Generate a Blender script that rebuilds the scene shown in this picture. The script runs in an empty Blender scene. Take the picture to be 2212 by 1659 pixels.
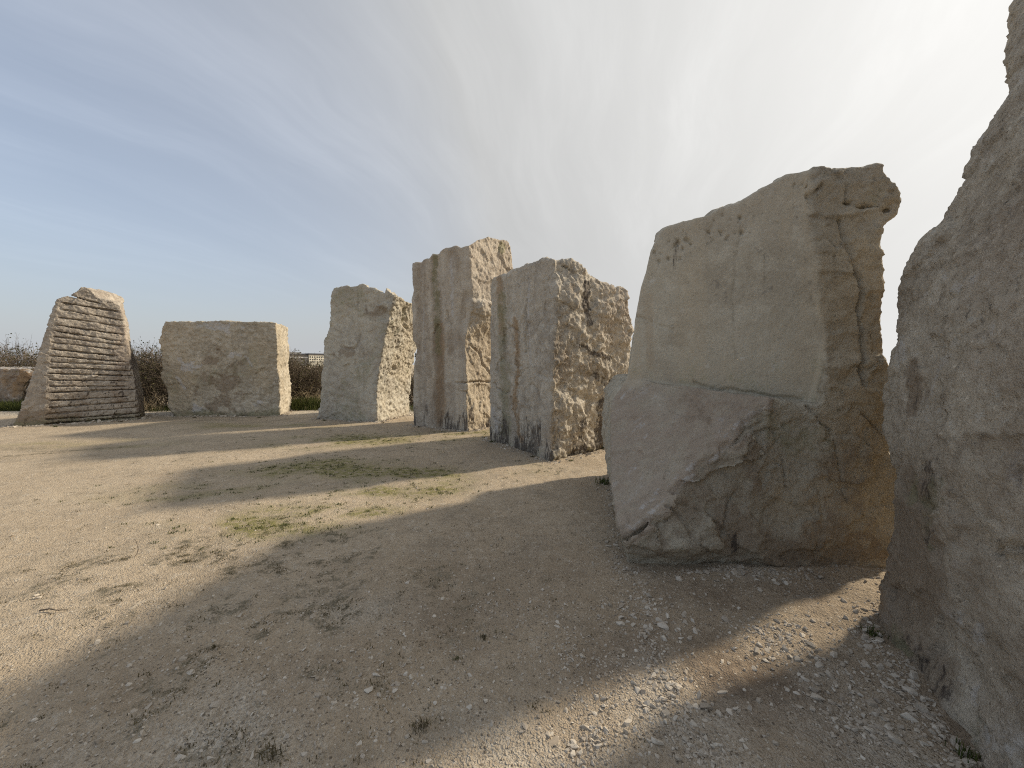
import bpy, math, random
import numpy as np
import openvdb
from mathutils import Vector, Euler

random.seed(7)
RNG = np.random.default_rng(11)
S = bpy.context.scene
COL = S.collection
R = math.radians

# ------------------------------------------------------------------ camera
CAM_H = 1.5
PITCH = R(2.9)
FPX, CX, CY = 833.5, 1106.0, 829.5          # measured on a 2212 x 1659 view of the photograph
cam_d = bpy.data.cameras.new('camera')
cam_d.sensor_fit = 'HORIZONTAL'
cam_d.sensor_width = 36.0
cam_d.lens = 36.0 * FPX / 2212.0
cam_d.clip_start = 0.05
cam_d.clip_end = 6000
cam = bpy.data.objects.new('camera', cam_d)
cam.location = (0, 0, CAM_H)
cam.rotation_euler = (R(90) - PITCH, 0, 0)
COL.objects.link(cam)
S.camera = cam

# ------------------------------------------------------------------ sun, sky, exposure
SUN_AZ, SUN_EL = R(63), R(33)               # azimuth from +Y towards +X
SUN_DIR = np.array([math.sin(SUN_AZ) * math.cos(SUN_EL), math.cos(SUN_AZ) * math.cos(SUN_EL), math.sin(SUN_EL)])
sun_d = bpy.data.lights.new('sun', 'SUN')
sun_d.energy = 1.9
sun_d.angle = R(3.0)
sun_d.color = (1.0, 0.885, 0.71)
sun = bpy.data.objects.new('sun', sun_d)
sun.rotation_euler = Vector(SUN_DIR).to_track_quat('Z', 'Y').to_euler()
sun.location = (30, 15, 30)
COL.objects.link(sun)

S.view_settings.view_transform = 'Standard'
S.view_settings.look = 'None'
S.view_settings.gamma = 1.0
S.view_settings.use_curve_mapping = False
S.view_settings.exposure = 1.3
S.render.engine = 'CYCLES'
S.cycles.use_denoising = False
S.cycles.filter_width = 1.1
S.cycles.max_bounces = 6
S.cycles.diffuse_bounces = 4


class G:
    """small helper for node trees"""
    def __init__(self, tree):
        self.t = tree
        tree.nodes.clear()

    def n(self, typ, ins=None, **kw):
        nd = self.t.nodes.new(typ)
        for k, v in kw.items():
            setattr(nd, k, v)
        for k, v in (ins or {}).items():
            self.set(nd.inputs[k], v)
        return nd

    def set(self, sock, v):
        if isinstance(v, bpy.types.NodeSocket):
            self.t.links.new(v, sock)
        elif isinstance(v, bpy.types.Node):
            self.t.links.new(v.outputs[0], sock)
        else:
            if isinstance(v, (tuple, list)) and len(v) == 3 and len(getattr(sock, 'default_value', (0, 0, 0))) == 4:
                v = (*v, 1)
            sock.default_value = v

    def math(self, op, a, b=None, clamp=False):
        nd = self.t.nodes.new('ShaderNodeMath')
        nd.operation = op
        nd.use_clamp = clamp
        self.set(nd.inputs[0], a)
        if b is not None:
            self.set(nd.inputs[1], b)
        return nd.outputs[0]

    def ramp(self, f, a, b, lo=0.0, hi=1.0, smooth=True):
        nd = self.t.nodes.new('ShaderNodeMapRange')
        nd.interpolation_type = 'SMOOTHSTEP' if smooth else 'LINEAR'
        self.set(nd.inputs[0], f)
        for i, v in enumerate((a, b, lo, hi)):
            nd.inputs[1 + i].default_value = v
        return nd.outputs[0]

    def mix(self, f, a, b, mode='MIX'):
        nd = self.t.nodes.new('ShaderNodeMix')
        nd.data_type = 'RGBA'
        nd.blend_type = mode
        self.set(nd.inputs[0], f)
        self.set(nd.inputs[6], a)
        self.set(nd.inputs[7], b)
        return nd.outputs[2]

    def noise(self, vec, scale, detail=4, rough=0.55, dist=0.0):
        nd = self.n('ShaderNodeTexNoise', {'Scale': scale, 'Detail': detail, 'Roughness': rough, 'Distortion': dist})
        if vec is not None:
            self.set(nd.inputs['Vector'], vec)
        return nd.outputs[0]

    def mapping(self, vec, loc=(0, 0, 0), rot=(0, 0, 0), scale=(1, 1, 1)):
        nd = self.n('ShaderNodeMapping', {'Vector': vec, 'Location': loc, 'Rotation': rot, 'Scale': scale})
        return nd.outputs[0]


def build_world():
    w = bpy.data.worlds.new('World')
    S.world = w
    w.use_nodes = True
    g = G(w.node_tree)
    sky = g.n('ShaderNodeTexSky', sky_type='NISHITA')
    sky.sun_disc = False
    sky.sun_elevation = SUN_EL
    sky.sun_rotation = SUN_AZ
    sky.altitude = 30
    sky.air_density = 1.0
    sky.dust_density = 1.2
    sky.ozone_density = 2.0
    tc = g.n('ShaderNodeTexCoord')
    d = tc.outputs['Generated']
    # the high thin cloud sheet: the view direction meets a flat layer overhead
    sep = g.n('ShaderNodeSeparateXYZ', {0: d})
    zz = g.math('ADD', g.math('MAXIMUM', sep.outputs[2], 0.0), 0.22)
    u = g.math('DIVIDE', sep.outputs[0], zz)
    v = g.math('DIVIDE', sep.outputs[1], zz)
    uv = g.n('ShaderNodeCombineXYZ', {0: u, 1: v}).outputs[0]
    warp = g.n('ShaderNodeTexNoise', {'Vector': uv, 'Scale': 0.55, 'Detail': 3.0})
    off = g.n('ShaderNodeVectorMath', {0: warp.outputs['Color'], 1: (0.5, 0.5, 0.5)}, operation='SUBTRACT')
    off = g.n('ShaderNodeVectorMath', {0: off.outputs[0], 'Scale': 0.9}, operation='SCALE')
    uvw = g.n('ShaderNodeVectorMath', {0: uv, 1: off.outputs[0]}, operation='ADD').outputs[0]
    m1 = g.mapping(g.mapping(uvw, rot=(0, 0, R(19))), scale=(1.5, 0.26, 1))
    m2 = g.mapping(g.mapping(uvw, rot=(0, 0, R(25))), loc=(3, 1, 0), scale=(3.6, 0.6, 1))
    m3 = g.mapping(g.mapping(uv, rot=(0, 0, R(16))), loc=(1.4, 5, 0), scale=(0.55, 0.22, 1))
    s1 = g.ramp(g.noise(m1, 1.6, 6, 0.62), 0.42, 0.78)
    s2 = g.ramp(g.noise(m2, 1.6, 7, 0.66), 0.40, 0.80)
    s3 = g.ramp(g.noise(m3, 1.5, 4, 0.5), 0.35, 0.72)
    st = g.math('ADD', g.math('MULTIPLY', s1, 0.34), g.math('MULTIPLY', g.math('MULTIPLY', s2, s3), 0.42))
    st = g.math('ADD', st, g.math('MULTIPLY', s3, 0.16))
    # thin veil scatters forwards: brighter and thicker looking towards the sun
    nrm = g.n('ShaderNodeVectorMath', {0: d}, operation='NORMALIZE').outputs[0]
    dot = g.n('ShaderNodeVectorMath', {0: nrm, 1: tuple(SUN_DIR)}, operation='DOT_PRODUCT').outputs['Value']
    ph = g.ramp(dot, -0.25, 1.0, 0, 1, smooth=False)
    ph2 = g.math('POWER', ph, 2.2)
    ph6 = g.math('POWER', ph, 14.0)
    low = g.math('POWER', g.math('SUBTRACT', 1.0, g.math('MAXIMUM', sep.outputs[2], 0.0), clamp=True), 7.0)
    cover = g.math('ADD', g.math('ADD', g.math('MULTIPLY', ph2, 1.05), g.math('MULTIPLY', low, 0.45)), 0.62, clamp=True)
    bright = g.math('ADD', 1.75, g.math('ADD', g.math('MULTIPLY', ph2, 1.55), g.math('ADD', g.math('MULTIPLY', ph6, 0.7), g.math('MULTIPLY', low, 0.55))))
    vc = g.mix(ph, (0.94, 0.985, 1.04), (1.0, 0.99, 0.96))
    veil = g.n('ShaderNodeVectorMath', {0: vc, 'Scale': bright}, operation='SCALE').outputs[0]
    colr = g.mix(cover, sky.outputs[0], veil)
    lift = g.math('MULTIPLY', st, g.ramp(sep.outputs[2], 0.06, 0.48))
    lift = g.math('MULTIPLY', lift, g.ramp(ph, 0.2, 0.95, 1.35, 1.0, False))
    wisp = g.n('ShaderNodeVectorMath', {0: (1.0, 1.0, 0.99), 'Scale': lift}, operation='SCALE').outputs[0]
    colr = g.n('ShaderNodeVectorMath', {0: colr, 1: wisp}, operation='ADD').outputs[0]
    bg = g.n('ShaderNodeBackground', {'Color': colr, 'Strength': 0.1})
    g.n('ShaderNodeOutputWorld', {'Surface': bg})


build_world()

# ------------------------------------------------------------------ measuring: photograph pixel -> place
_f = np.array([0, math.cos(PITCH), -math.sin(PITCH)])
_u = np.array([0, math.sin(PITCH), math.cos(PITCH)])
_r = np.array([1.0, 0, 0])
EYE = np.array([0, 0, CAM_H])


def ray(px, py):
    return _f + _r * ((px - CX) / FPX) + _u * (-(py - CY) / FPX)


def gp(px, py):
    d = ray(px, py)
    return (EYE + d * (CAM_H / -d[2]))[:2]


def at_depth(px, py, y):
    d = ray(px, py)
    return EYE + d * (y / d[1])


def on_plane(px, py, A, n):
    """pixel ray with the vertical plane through ground point A, 2-D normal n"""
    d = ray(px, py)
    t = ((A - EYE[:2]) @ n) / (d[:2] @ n)
    return EYE + d * t


def project(P):
    q = P - EYE
    dep = q @ _f
    return CX + FPX * (q @ _r) / dep, CY - FPX * (q @ _u) / dep


# ------------------------------------------------------------------ noise
_GR = RNG.normal(size=(4096, 3)).astype(np.float32)
_GR /= np.linalg.norm(_GR, axis=1, keepdims=True)
_RV = RNG.random((4096, 8)).astype(np.float32)


def _hash(ix, iy, iz, seed):
    h = (ix * 73856093) ^ (iy * 19349663) ^ (iz * 83492791) ^ (seed * 2654435)
    h = (h ^ (h >> 13)) * 1274126177
    return ((h ^ (h >> 16)) & 4095)


def _perlin_exact(P):
    i = np.floor(P).astype(np.int64)
    f = P - i
    i &= 15                                      # repeats every 16 cells
    w = f * f * f * (f * (f * 6 - 15) + 10)
    out = 0
    for dx in (0, 1):
        wx = w[:, 0] if dx else 1 - w[:, 0]
        for dy in (0, 1):
            wy = w[:, 1] if dy else 1 - w[:, 1]
            for dz in (0, 1):
                wz = w[:, 2] if dz else 1 - w[:, 2]
                gr = _GR[_hash((i[:, 0] + dx) & 15, (i[:, 1] + dy) & 15, (i[:, 2] + dz) & 15, 3)]
                out = out + wx * wy * wz * (gr[:, 0] * (f[:, 0] - dx) + gr[:, 1] * (f[:, 1] - dy) + gr[:, 2] * (f[:, 2] - dz))
    return out * 1.5


_VN, _VS = 96, 6                                 # a stored block of noise: 16 cells, 6 samples each
_vi = np.stack(np.meshgrid(*[np.arange(_VN, dtype=np.float32) / _VS] * 3, indexing='ij'), -1).reshape(-1, 3)
_VOL = _perlin_exact(_vi).astype(np.float32)
_ROTS = []
for _k in range(64):
    _q, _ = np.linalg.qr(RNG.normal(size=(3, 3)))
    _ROTS.append((_q.astype(np.float32), RNG.uniform(0, 16, 3).astype(np.float32)))


def perlin(P, seed=0):
    q, off = _ROTS[seed % 64]
    Q = (np.asarray(P, np.float32) @ q + off) * np.float32(_VS)
    i = np.floor(Q)
    f = Q - i
    i = i.astype(np.int32) % _VN
    j = i + 1
    j[j == _VN] = 0
    fx, fy, fz = f[:, 0], f[:, 1], f[:, 2]
    x0, x1 = i[:, 0] * (_VN * _VN), j[:, 0] * (_VN * _VN)
    y0, y1 = i[:, 1] * _VN, j[:, 1] * _VN
    z0, z1 = i[:, 2], j[:, 2]
    a = x0 + y0
    v00 = _VOL[a + z0] * (1 - fz) + _VOL[a + z1] * fz
    a = x0 + y1
    v01 = _VOL[a + z0] * (1 - fz) + _VOL[a + z1] * fz
    a = x1 + y0
    v10 = _VOL[a + z0] * (1 - fz) + _VOL[a + z1] * fz
    a = x1 + y1
    v11 = _VOL[a + z0] * (1 - fz) + _VOL[a + z1] * fz
    v0 = v00 * (1 - fy) + v01 * fy
    v1 = v10 * (1 - fy) + v11 * fy
    return v0 * (1 - fx) + v1 * fx


def fbm(P, freq, octs=4, seed=0, gain=0.5, lac=2.07, ridge=False):
    out, a, fr = 0, 1.0, freq
    for k in range(octs):
        v = perlin(P * np.float32(fr), seed + 17 * k)
        if ridge:
            v = 0.5 - 2 * np.abs(v)
        out = out + a * v
        a *= gain
        fr *= lac
    return out


def facets(P, freq, seed=0, tilt=1.0, warp=0.25):
    """broken-face noise: every random cell is its own tilted plane"""
    P = np.asarray(P, np.float32)
    Q = P * np.float32(freq)
    if warp:
        Q = Q + warp * np.stack([perlin(Q * 1.7, seed + 1), perlin(Q * 1.7, seed + 2), perlin(Q * 1.7, seed + 3)], 1)
    i = np.floor(Q - 0.5).astype(np.int64)
    best = np.full(len(Q), 1e9, np.float32)
    val = np.zeros(len(Q), np.float32)
    for dx in (0, 1):
        for dy in (0, 1):
            for dz in (0, 1):
                h = _hash(i[:, 0] + dx, i[:, 1] + dy, i[:, 2] + dz, seed)
                rv = _RV[h]
                df = Q - (i + np.array([dx, dy, dz]) + 0.12 + 0.76 * rv[:, :3]).astype(np.float32)
                dist = (df * df).sum(1)
                vv = (df * _GR[h]).sum(1) * tilt + (rv[:, 3] - 0.5)
                m = dist < best
                best[m] = dist[m]
                val[m] = vv[m]
    return val


def cleft(P, amp, f, seed, grit=0.35):
    """natural broken stone: planes within planes, then grit"""
    o = facets(P, f, seed) + 0.5 * facets(P, f * 2.2, seed + 1) + 0.27 * facets(P, f * 4.7, seed + 2)
    return amp * (o + grit * fbm(P, f * 3.5, 5, seed + 3, 0.68))


def sstep(a, b, x):
    t = np.clip((x - a) / (b - a), 0, 1)
    return t * t * (3 - 2 * t)


# ------------------------------------------------------------------ objects
def tag(o, label=None, cat=None, group=None, kind=None):
    if label:
        o['label'] = label
    if cat:
        o['category'] = cat
    if group:
        o['group'] = group
    if kind:
        o['kind'] = kind
    return o


def mesh_np(name, V, F, mat=None, smooth=False, attrs=None):
    """V (n,3), F list of equally sized faces (m,k)"""
    F = np.asarray(F, np.int32)
    me = bpy.data.meshes.new(name)
    k = F.shape[1]
    me.vertices.add(len(V))
    me.vertices.foreach_set('co', np.asarray(V, np.float32).ravel())
    me.loops.add(F.size)
    me.loops.foreach_set('vertex_index', F.ravel())
    me.polygons.add(len(F))
    me.polygons.foreach_set('loop_start', np.arange(0, F.size, k, dtype=np.int32))
    if smooth:
        me.polygons.foreach_set('use_smooth', np.ones(len(F), bool))
    else:
        me.polygons.foreach_set('use_smooth', np.zeros(len(F), bool))
    me.update(calc_edges=True)
    for an, av in (attrs or {}).items():
        a = me.attributes.new(an, 'FLOAT', 'POINT')
        a.data.foreach_set('value', np.asarray(av, np.float32))
    if mat:
        me.materials.append(mat)
    return me


def link(name, me, loc=(0, 0, 0), parent=None):
    o = bpy.data.objects.new(name, me)
    o.location = loc
    if parent:
        o.parent = parent
    COL.objects.link(o)
    return o


def empty(name, loc):
    o = bpy.data.objects.new(name, None)
    o.empty_display_size = 0.2
    o.location = loc
    COL.objects.link(o)
    return o


# ------------------------------------------------------------------ materials
def new_mat(name):
    m = bpy.data.materials.new(name)
    m.use_nodes = True
    return m, G(m.node_tree)


def finish(g, color, rough, bump=None, spec=0.25):
    p = g.n('ShaderNodeBsdfPrincipled', {'Base Color': color, 'Roughness': rough, 'Specular IOR Level': spec})
    if bump is not None:
        g.set(p.inputs['Normal'], bump)
    g.n('ShaderNodeOutputMaterial', {'Surface': p})
    return p


def attr(g, name):
    return g.n('ShaderNodeAttribute', attribute_name=name).outputs['Fac']


def stone_mat(name, base, light, dark, grain=1.0, streak=0.35, speck=0.5, bump=1.0, patch_scale=1.0):
    m, g = new_mat(name)
    ob = g.n('ShaderNodeTexCoord').outputs['Object']
    n1 = g.noise(ob, 1.3 * patch_scale, 6, 0.62, 0.6)
    n2 = g.noise(ob, 7.0 * grain, 6, 0.65, 0.3)
    n3 = g.noise(ob, 45.0 * grain, 4, 0.7)
    n4 = g.noise(ob, 170.0 * grain, 2, 0.6)
    c = g.mix(g.ramp(n1, 0.36, 0.64), dark, base)
    c = g.mix(g.ramp(n2, 0.42, 0.72), c, light)
    st = g.noise(g.mapping(ob, scale=(7, 7, 0.45)), 1.0, 5, 0.6, 0.2)
    c = g.mix(g.math('MULTIPLY', g.ramp(st, 0.52, 0.75), streak), c, tuple(x * f for x, f in zip(dark, (0.72, 0.68, 0.62))))
    # grain: pale and dark specks of the stone itself
    c = g.mix(g.math('MULTIPLY', g.ramp(n3, 0.56, 0.72), speck), c, tuple(min(1, x * 1.28) for x in light))
    c = g.mix(g.math('MULTIPLY', g.ramp(n3, 0.44, 0.30), speck), c, tuple(x * 0.62 for x in dark))
    c = g.mix(g.math('MULTIPLY', g.ramp(n4, 0.42, 0.30), 0.35 * speck), c, tuple(x * 0.55 for x in dark))
    li = g.math('MULTIPLY', g.ramp(g.noise(ob, 11.0, 3, 0.6), 0.63, 0.68), g.ramp(n1, 0.45, 0.6))
    c = g.mix(g.math('MULTIPLY', li, 0.5), c, (0.63, 0.60, 0.53))
    gl = g.math('MULTIPLY', g.ramp(g.noise(ob, 16.0, 4, 0.65), 0.60, 0.66), g.ramp(n1, 0.50, 0.38))
    c = g.mix(g.math('MULTIPLY', gl, 0.5), c, (0.20, 0.18, 0.155))
    # stains and a few painted shaded hollows, with shapes of their own, kept on the mesh
    brk = g.ramp(n2, 0.30, 0.60)
    dn = g.noise(g.mapping(ob, scale=(1, 1, 0.13)), 26.0 * grain, 6, 0.72)
    drip = g.math('ADD', g.math('MULTIPLY', g.math('SUBTRACT', dn, 0.5), 2.6), g.math('MULTIPLY', g.math('SUBTRACT', n3, 0.5), 0.7))
    fray = g.math('ADD', g.math('MULTIPLY', g.math('SUBTRACT', n2, 0.5), 1.5), g.math('MULTIPLY', g.math('SUBTRACT', n3, 0.5), 0.9))
    for an, cc, amt in (('pink', (0.37, 0.29, 0.225), 0.75), ('buff', (0.53, 0.43, 0.29), 0.62), ('pale', (0.56, 0.53, 0.49), 0.8),
                        ('rust', (0.33, 0.20, 0.09), 0.75), ('brown', (0.26, 0.195, 0.135), 0.7), ('algae', (0.24, 0.225, 0.125), 0.65),
                        ('black', (0.075, 0.06, 0.052), 0.85)):
        a = attr(g, an)
        if an in ('black', 'brown', 'algae', 'pale'):
            e = g.math('ADD', a, drip if an == 'black' else fray)
            f = g.math('MULTIPLY', g.math('MULTIPLY', g.ramp(e, 0.22, 0.72), g.ramp(a, 0.0, 0.18)), amt, clamp=True)
        else:
            f = g.math('MULTIPLY', g.math('MULTIPLY', a, g.ramp(brk, 0.0, 1.0, 0.55, 1.0)), amt, clamp=True)
        c = g.mix(f, c, cc)
    keep = g.ramp(attr(g, 'smooth'), 0.0, 1.0, 1.0, 0.40)
    hgt = g.math('ADD', g.math('MULTIPLY', n3, 0.6), g.math('MULTIPLY', n4, 0.3))
    hgt = g.math('ADD', hgt, g.math('MULTIPLY', g.noise(ob, 18 * grain, 6, 0.72), 1.1))
    hgt = g.math('MULTIPLY', hgt, keep)
    bp = g.n('ShaderNodeBump', {'Height': hgt, 'Strength': 1.0, 'Distance': 0.024 * bump})
    finish(g, c, 0.92, bp.outputs[0], 0.15)
    return m


# ------------------------------------------------------------------ carving a stone from a distance field
ATTRS = ('smooth', 'pink', 'buff', 'pale', 'rust', 'brown', 'algae', 'black')


def carve(name, sdf, lo, hi, vox, coarse, fine, marks, mat, band=0.16, extra_cut=None):
    """sdf(P): closed shape; coarse(P): big breaks added in a band; fine(V, N): relief along the normals; marks(V, N): stains and painted shaded hollows"""
    lo = np.array(lo, float)
    hi = np.array(hi, float)
    dims = np.ceil((hi - lo) / vox).astype(int) + 1
    # a coarse look first, then the fine cells near the surface only
    K = 4
    dims = (np.ceil(dims / K) * K).astype(int)
    cd = dims // K
    cax = [lo[k] + vox * (K * np.arange(cd[k]) + (K - 1) / 2) for k in range(3)]
    Cg = np.stack(np.meshgrid(*cax, indexing='ij'), -1).reshape(-1, 3).astype(np.float32)
    C = np.concatenate([sdf(q) for q in np.array_split(Cg, max(1, len(Cg) // 400000))]).reshape(cd)
    D = np.repeat(np.repeat(np.repeat(np.where(C > 0, band, -band).astype(np.float32), K, 0), K, 1), K, 2)
    ci = np.stack(np.nonzero(np.abs(C) < band + vox * K * 1.1), 1)
    sub = np.stack(np.meshgrid(np.arange(K), np.arange(K), np.arange(K), indexing='ij'), -1).reshape(-1, 3)
    for part in np.array_split(ci, max(1, len(ci) // 6000)):
        I = (part[:, None] * K + sub[None]).reshape(-1, 3)
        P = (lo + vox * I).astype(np.float32)
        v = sdf(P)
        m = np.abs(v) < band
        v[m] += coarse(P[m])
        D[I[:, 0], I[:, 1], I[:, 2]] = v
    bg = band
    D = np.clip(D, -bg, bg)
    # closed at the borders of the block
    D[0], D[-1] = bg, bg
    D[:, 0], D[:, -1] = bg, bg
    D[:, :, 0], D[:, :, -1] = bg, bg
    grid = openvdb.FloatGrid(bg)
    grid.copyFromArray(D)
    V, F = grid.convertToQuads(0.0)
    V = V.astype(np.float64) * vox + lo
    F = F.astype(np.int64)

    # drop loose crumbs: keep the biggest island
    par = np.arange(len(V))
    for _ in range(60):
        mn = par[F].min(1)
        new = par.copy()
        for k in range(4):
            np.minimum.at(new, F[:, k], mn)
        new = new[new]
        if (new == par).all():
            break
        par = new
    big = np.bincount(par).argmax()
    keepv = par == big
    if keepv.sum() > 0.5 * len(V):
        F = F[keepv[F[:, 0]]]
        remap = np.cumsum(keepv) - 1
        V = V[keepv]
        F = remap[F]

    def normals(V):
        d1 = V[F[:, 2]] - V[F[:, 0]]
        d2 = V[F[:, 3]] - V[F[:, 1]]
        fn = np.cross(d1, d2)
        N = np.zeros_like(V)
        for k in range(4):
            for c in range(3):
                N[:, c] += np.bincount(F[:, k], fn[:, c], len(V))
        N /= np.linalg.norm(N, axis=1, keepdims=True) + 1e-12
        return N, fn
    N, fn = normals(V)
    vol = (V[F[:, 0]] * fn).sum()
    if vol < 0:
        F = F[:, ::-1]
        N = -N
    V = V + N * fine(V, N)[:, None]
    N, _ = normals(V)
    at = {k: np.zeros(len(V)) for k in ATTRS}
    for k, a in marks(V, N).items():
        at[k] = np.clip(a, 0, 1)
    c = V[:, :2].mean(0)
    org = np.array([c[0], c[1], 0.0])
    me = mesh_np(name, V - org, F, mat, smooth=True, attrs=at)
    return link(name, me, tuple(org))


class Block:
    """upright block: vertical faces from ground points, each with a side profile, and a top line"""
    def __init__(self, pts, profs=None, top=None, leans=None, topdrop=0.0, rnd=0.03, zlo=-0.25):
        self.p = [np.array(q, float) for q in pts]
        k = len(self.p)
        self.nrm = []
        for i in range(k):
            e = self.p[(i + 1) % k] - self.p[i]
            n = np.array([e[1], -e[0]])
            self.nrm.append(n / np.linalg.norm(n))
        self.prof = {}
        for i, (pxs, plane) in (profs or {}).items():
            zs, of = [], []
            for (px, py) in pxs:
                if isinstance(plane, int):
                    q = on_plane(px, py, self.p[plane], self.nrm[plane])
                else:
                    q = at_depth(px, py, plane)
                zs.append(q[2])
                of.append((q[:2] - self.p[i]) @ self.nrm[i])
            o = np.argsort(zs)
            self.prof[i] = (np.array(zs)[o], np.array(of)[o])
        self.leans = leans or {}
        xs, zs = [], []
        for (px, py, plane) in top:
            if isinstance(plane, int):
                q = on_plane(px, py, self.p[plane], self.nrm[plane])
            else:
                q = at_depth(px, py, plane)
            xs.append(q[0])
            zs.append(q[2])
        o = np.argsort(xs)
        self.top = (np.array(xs)[o], np.array(zs)[o])
        self.topdrop = topdrop
        self.rnd = rnd
        self.y0 = min(q[1] for q in self.p)
        self.zlo = zlo

    def face(self, i, P):
        d = (P[:, 0] - self.p[i][0]) * self.nrm[i][0] + (P[:, 1] - self.p[i][1]) * self.nrm[i][1]
        if i in self.prof:
            d = d - np.interp(P[:, 2], *self.prof[i])
        if i in self.leans:
            d = d + self.leans[i] * P[:, 2]
        return d

    def s(self, i, P):
        """distance along face i"""
        e = self.p[(i + 1) % len(self.p)] - self.p[i]
        e = e / np.linalg.norm(e)
        return (P[:, 0] - self.p[i][0]) * e[0] + (P[:, 1] - self.p[i][1]) * e[1]

    def topd(self, P):
        return P[:, 2] - np.interp(P[:, 0], *self.top) + self.topdrop * np.maximum(0, P[:, 1] - self.y0)

    def __call__(self, P):
        ds = [self.face(i, P) for i in range(len(self.p))] + [self.topd(P), self.zlo - P[:, 2]]
        # soft maximum, so that edges are worn
        r = self.rnd
        d = ds[0]
        for e in ds[1:]:
            h = np.clip(0.5 + 0.5 * (d - e) / r, 0, 1)
            d = e + (d - e) * h + r * h * (1 - h)
        return d

    def bounds(self, pad=0.35):
        P = np.array(self.p)
        return (P[:, 0].min() - pad, P[:, 1].min() - pad, -0.3), (P[:, 0].max() + pad, P[:, 1].max() + pad, self.top[1].max() + 0.3)


def line_x_px(B, C, px):
    """point on the ground line B->C that lies under the column px of the photograph"""
    d = ray(px, 900)
    k = d[0] / d[1]
    e = C - B
    t = (k * B[1] - B[0]) / (e[0] - k * e[1])
    return B + e * t


_CACHE = {}


def seen(V, N):
    """per mesh: where each point stands in the photograph, which way it looks, two wobbling fields"""
    key = (id(V), len(V))
    if key not in _CACHE:
        _CACHE.clear()
        x, y = project(V)
        q = EYE - V
        q = q / np.linalg.norm(q, axis=1, keepdims=True)
        _CACHE[key] = (V, x, y, sstep(0.0, 0.12, (q * N).sum(1)), fbm(V, 3.0, 5, 7, 0.6), fbm(V, 3.0, 5, 29, 0.6))
    return _CACHE[key][1:]


def facing(V, N):
    return seen(V, N)[2]


def poly_mask(V, N, pts, width, wob=0.0, seed=0, taper=True):
    """0..1 closeness of the mesh to a line traced on the side that faces the visitor; width in photograph pixels"""
    x, y, f, w1, w2 = seen(V, N)
    pts = np.array(pts, float)
    out = np.zeros(len(V))
    pad = width + wob * 1.5
    ix = np.nonzero((x > pts[:, 0].min() - pad) & (x < pts[:, 0].max() + pad) & (y > pts[:, 1].min() - pad) & (y < pts[:, 1].max() + pad) & (f > 0))[0]
    if not len(ix):
        return out
    sg = 1 if seed % 2 else -1
    x = x[ix] + wob * sg * w1[ix]
    y = y[ix] + wob * w2[ix]
    best = np.full(len(ix), 1e9)
    for a, b in zip(pts[:-1], pts[1:]):
        e = b - a
        t = np.clip(((x - a[0]) * e[0] + (y - a[1]) * e[1]) / (e @ e + 1e-9), 0, 1)
        best = np.minimum(best, np.hypot(x - a[0] - t * e[0], y - a[1] - t * e[1]))
    out[ix] = (1 - sstep(width * 0.35, width, best)) * f[ix]
    return out


def spot(V, N, px, py, rx, ry, wob=0.5, seed=0):
    x, y, f, w1, w2 = seen(V, N)
    sg = (1, -1)[seed % 2]
    w = w1 if seed % 4 < 2 else w2
    q = np.hypot((x - px) / rx, (y - py) / ry) + sg * wob * 1.3 * w
    return (1 - sstep(0.35, 1.15, q)) * f


def mx(*a):
    out = a[0]
    for b in a[1:]:
        out = np.maximum(out, b)
    return out


STONE_GROUP = 'standing stones of the circle'
BUILT = {}

# pale grey Portland-like limestone, each block a little different
M_GROOVE = stone_mat('grooved_limestone', (0.460, 0.402, 0.326), (0.560, 0.496, 0.409), (0.320, 0.273, 0.224), streak=0.35)
M_BLOCK = stone_mat('block_limestone', (0.530, 0.462, 0.350), (0.640, 0.571, 0.462), (0.390, 0.338, 0.257), streak=0.5)
M_CHALK = stone_mat('chalky_limestone', (0.550, 0.501, 0.403), (0.630, 0.581, 0.471), (0.440, 0.397, 0.326), streak=0.4)
M_FLUTE = stone_mat('fluted_limestone', (0.560, 0.492, 0.394), (0.660, 0.591, 0.481), (0.430, 0.367, 0.292), streak=0.45)
M_ROUGH = stone_mat('rough_limestone', (0.560, 0.496, 0.398), (0.660, 0.596, 0.491), (0.420, 0.367, 0.297), streak=0.4)
M_SAWN = stone_mat('sawn_limestone', (0.510, 0.458, 0.358), (0.570, 0.522, 0.419), (0.430, 0.379, 0.293), streak=0.3, speck=0.55, bump=0.9)
M_NEAR = stone_mat('weathered_limestone', (0.540, 0.468, 0.363), (0.640, 0.566, 0.451), (0.410, 0.345, 0.265), streak=0.2, speck=0.85, bump=1.25, grain=0.9)
M_LOW = stone_mat('iron_stained_limestone', (0.36, 0.30, 0.23), (0.46, 0.42, 0.37), (0.22, 0.15, 0.10), streak=0.5)


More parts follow.
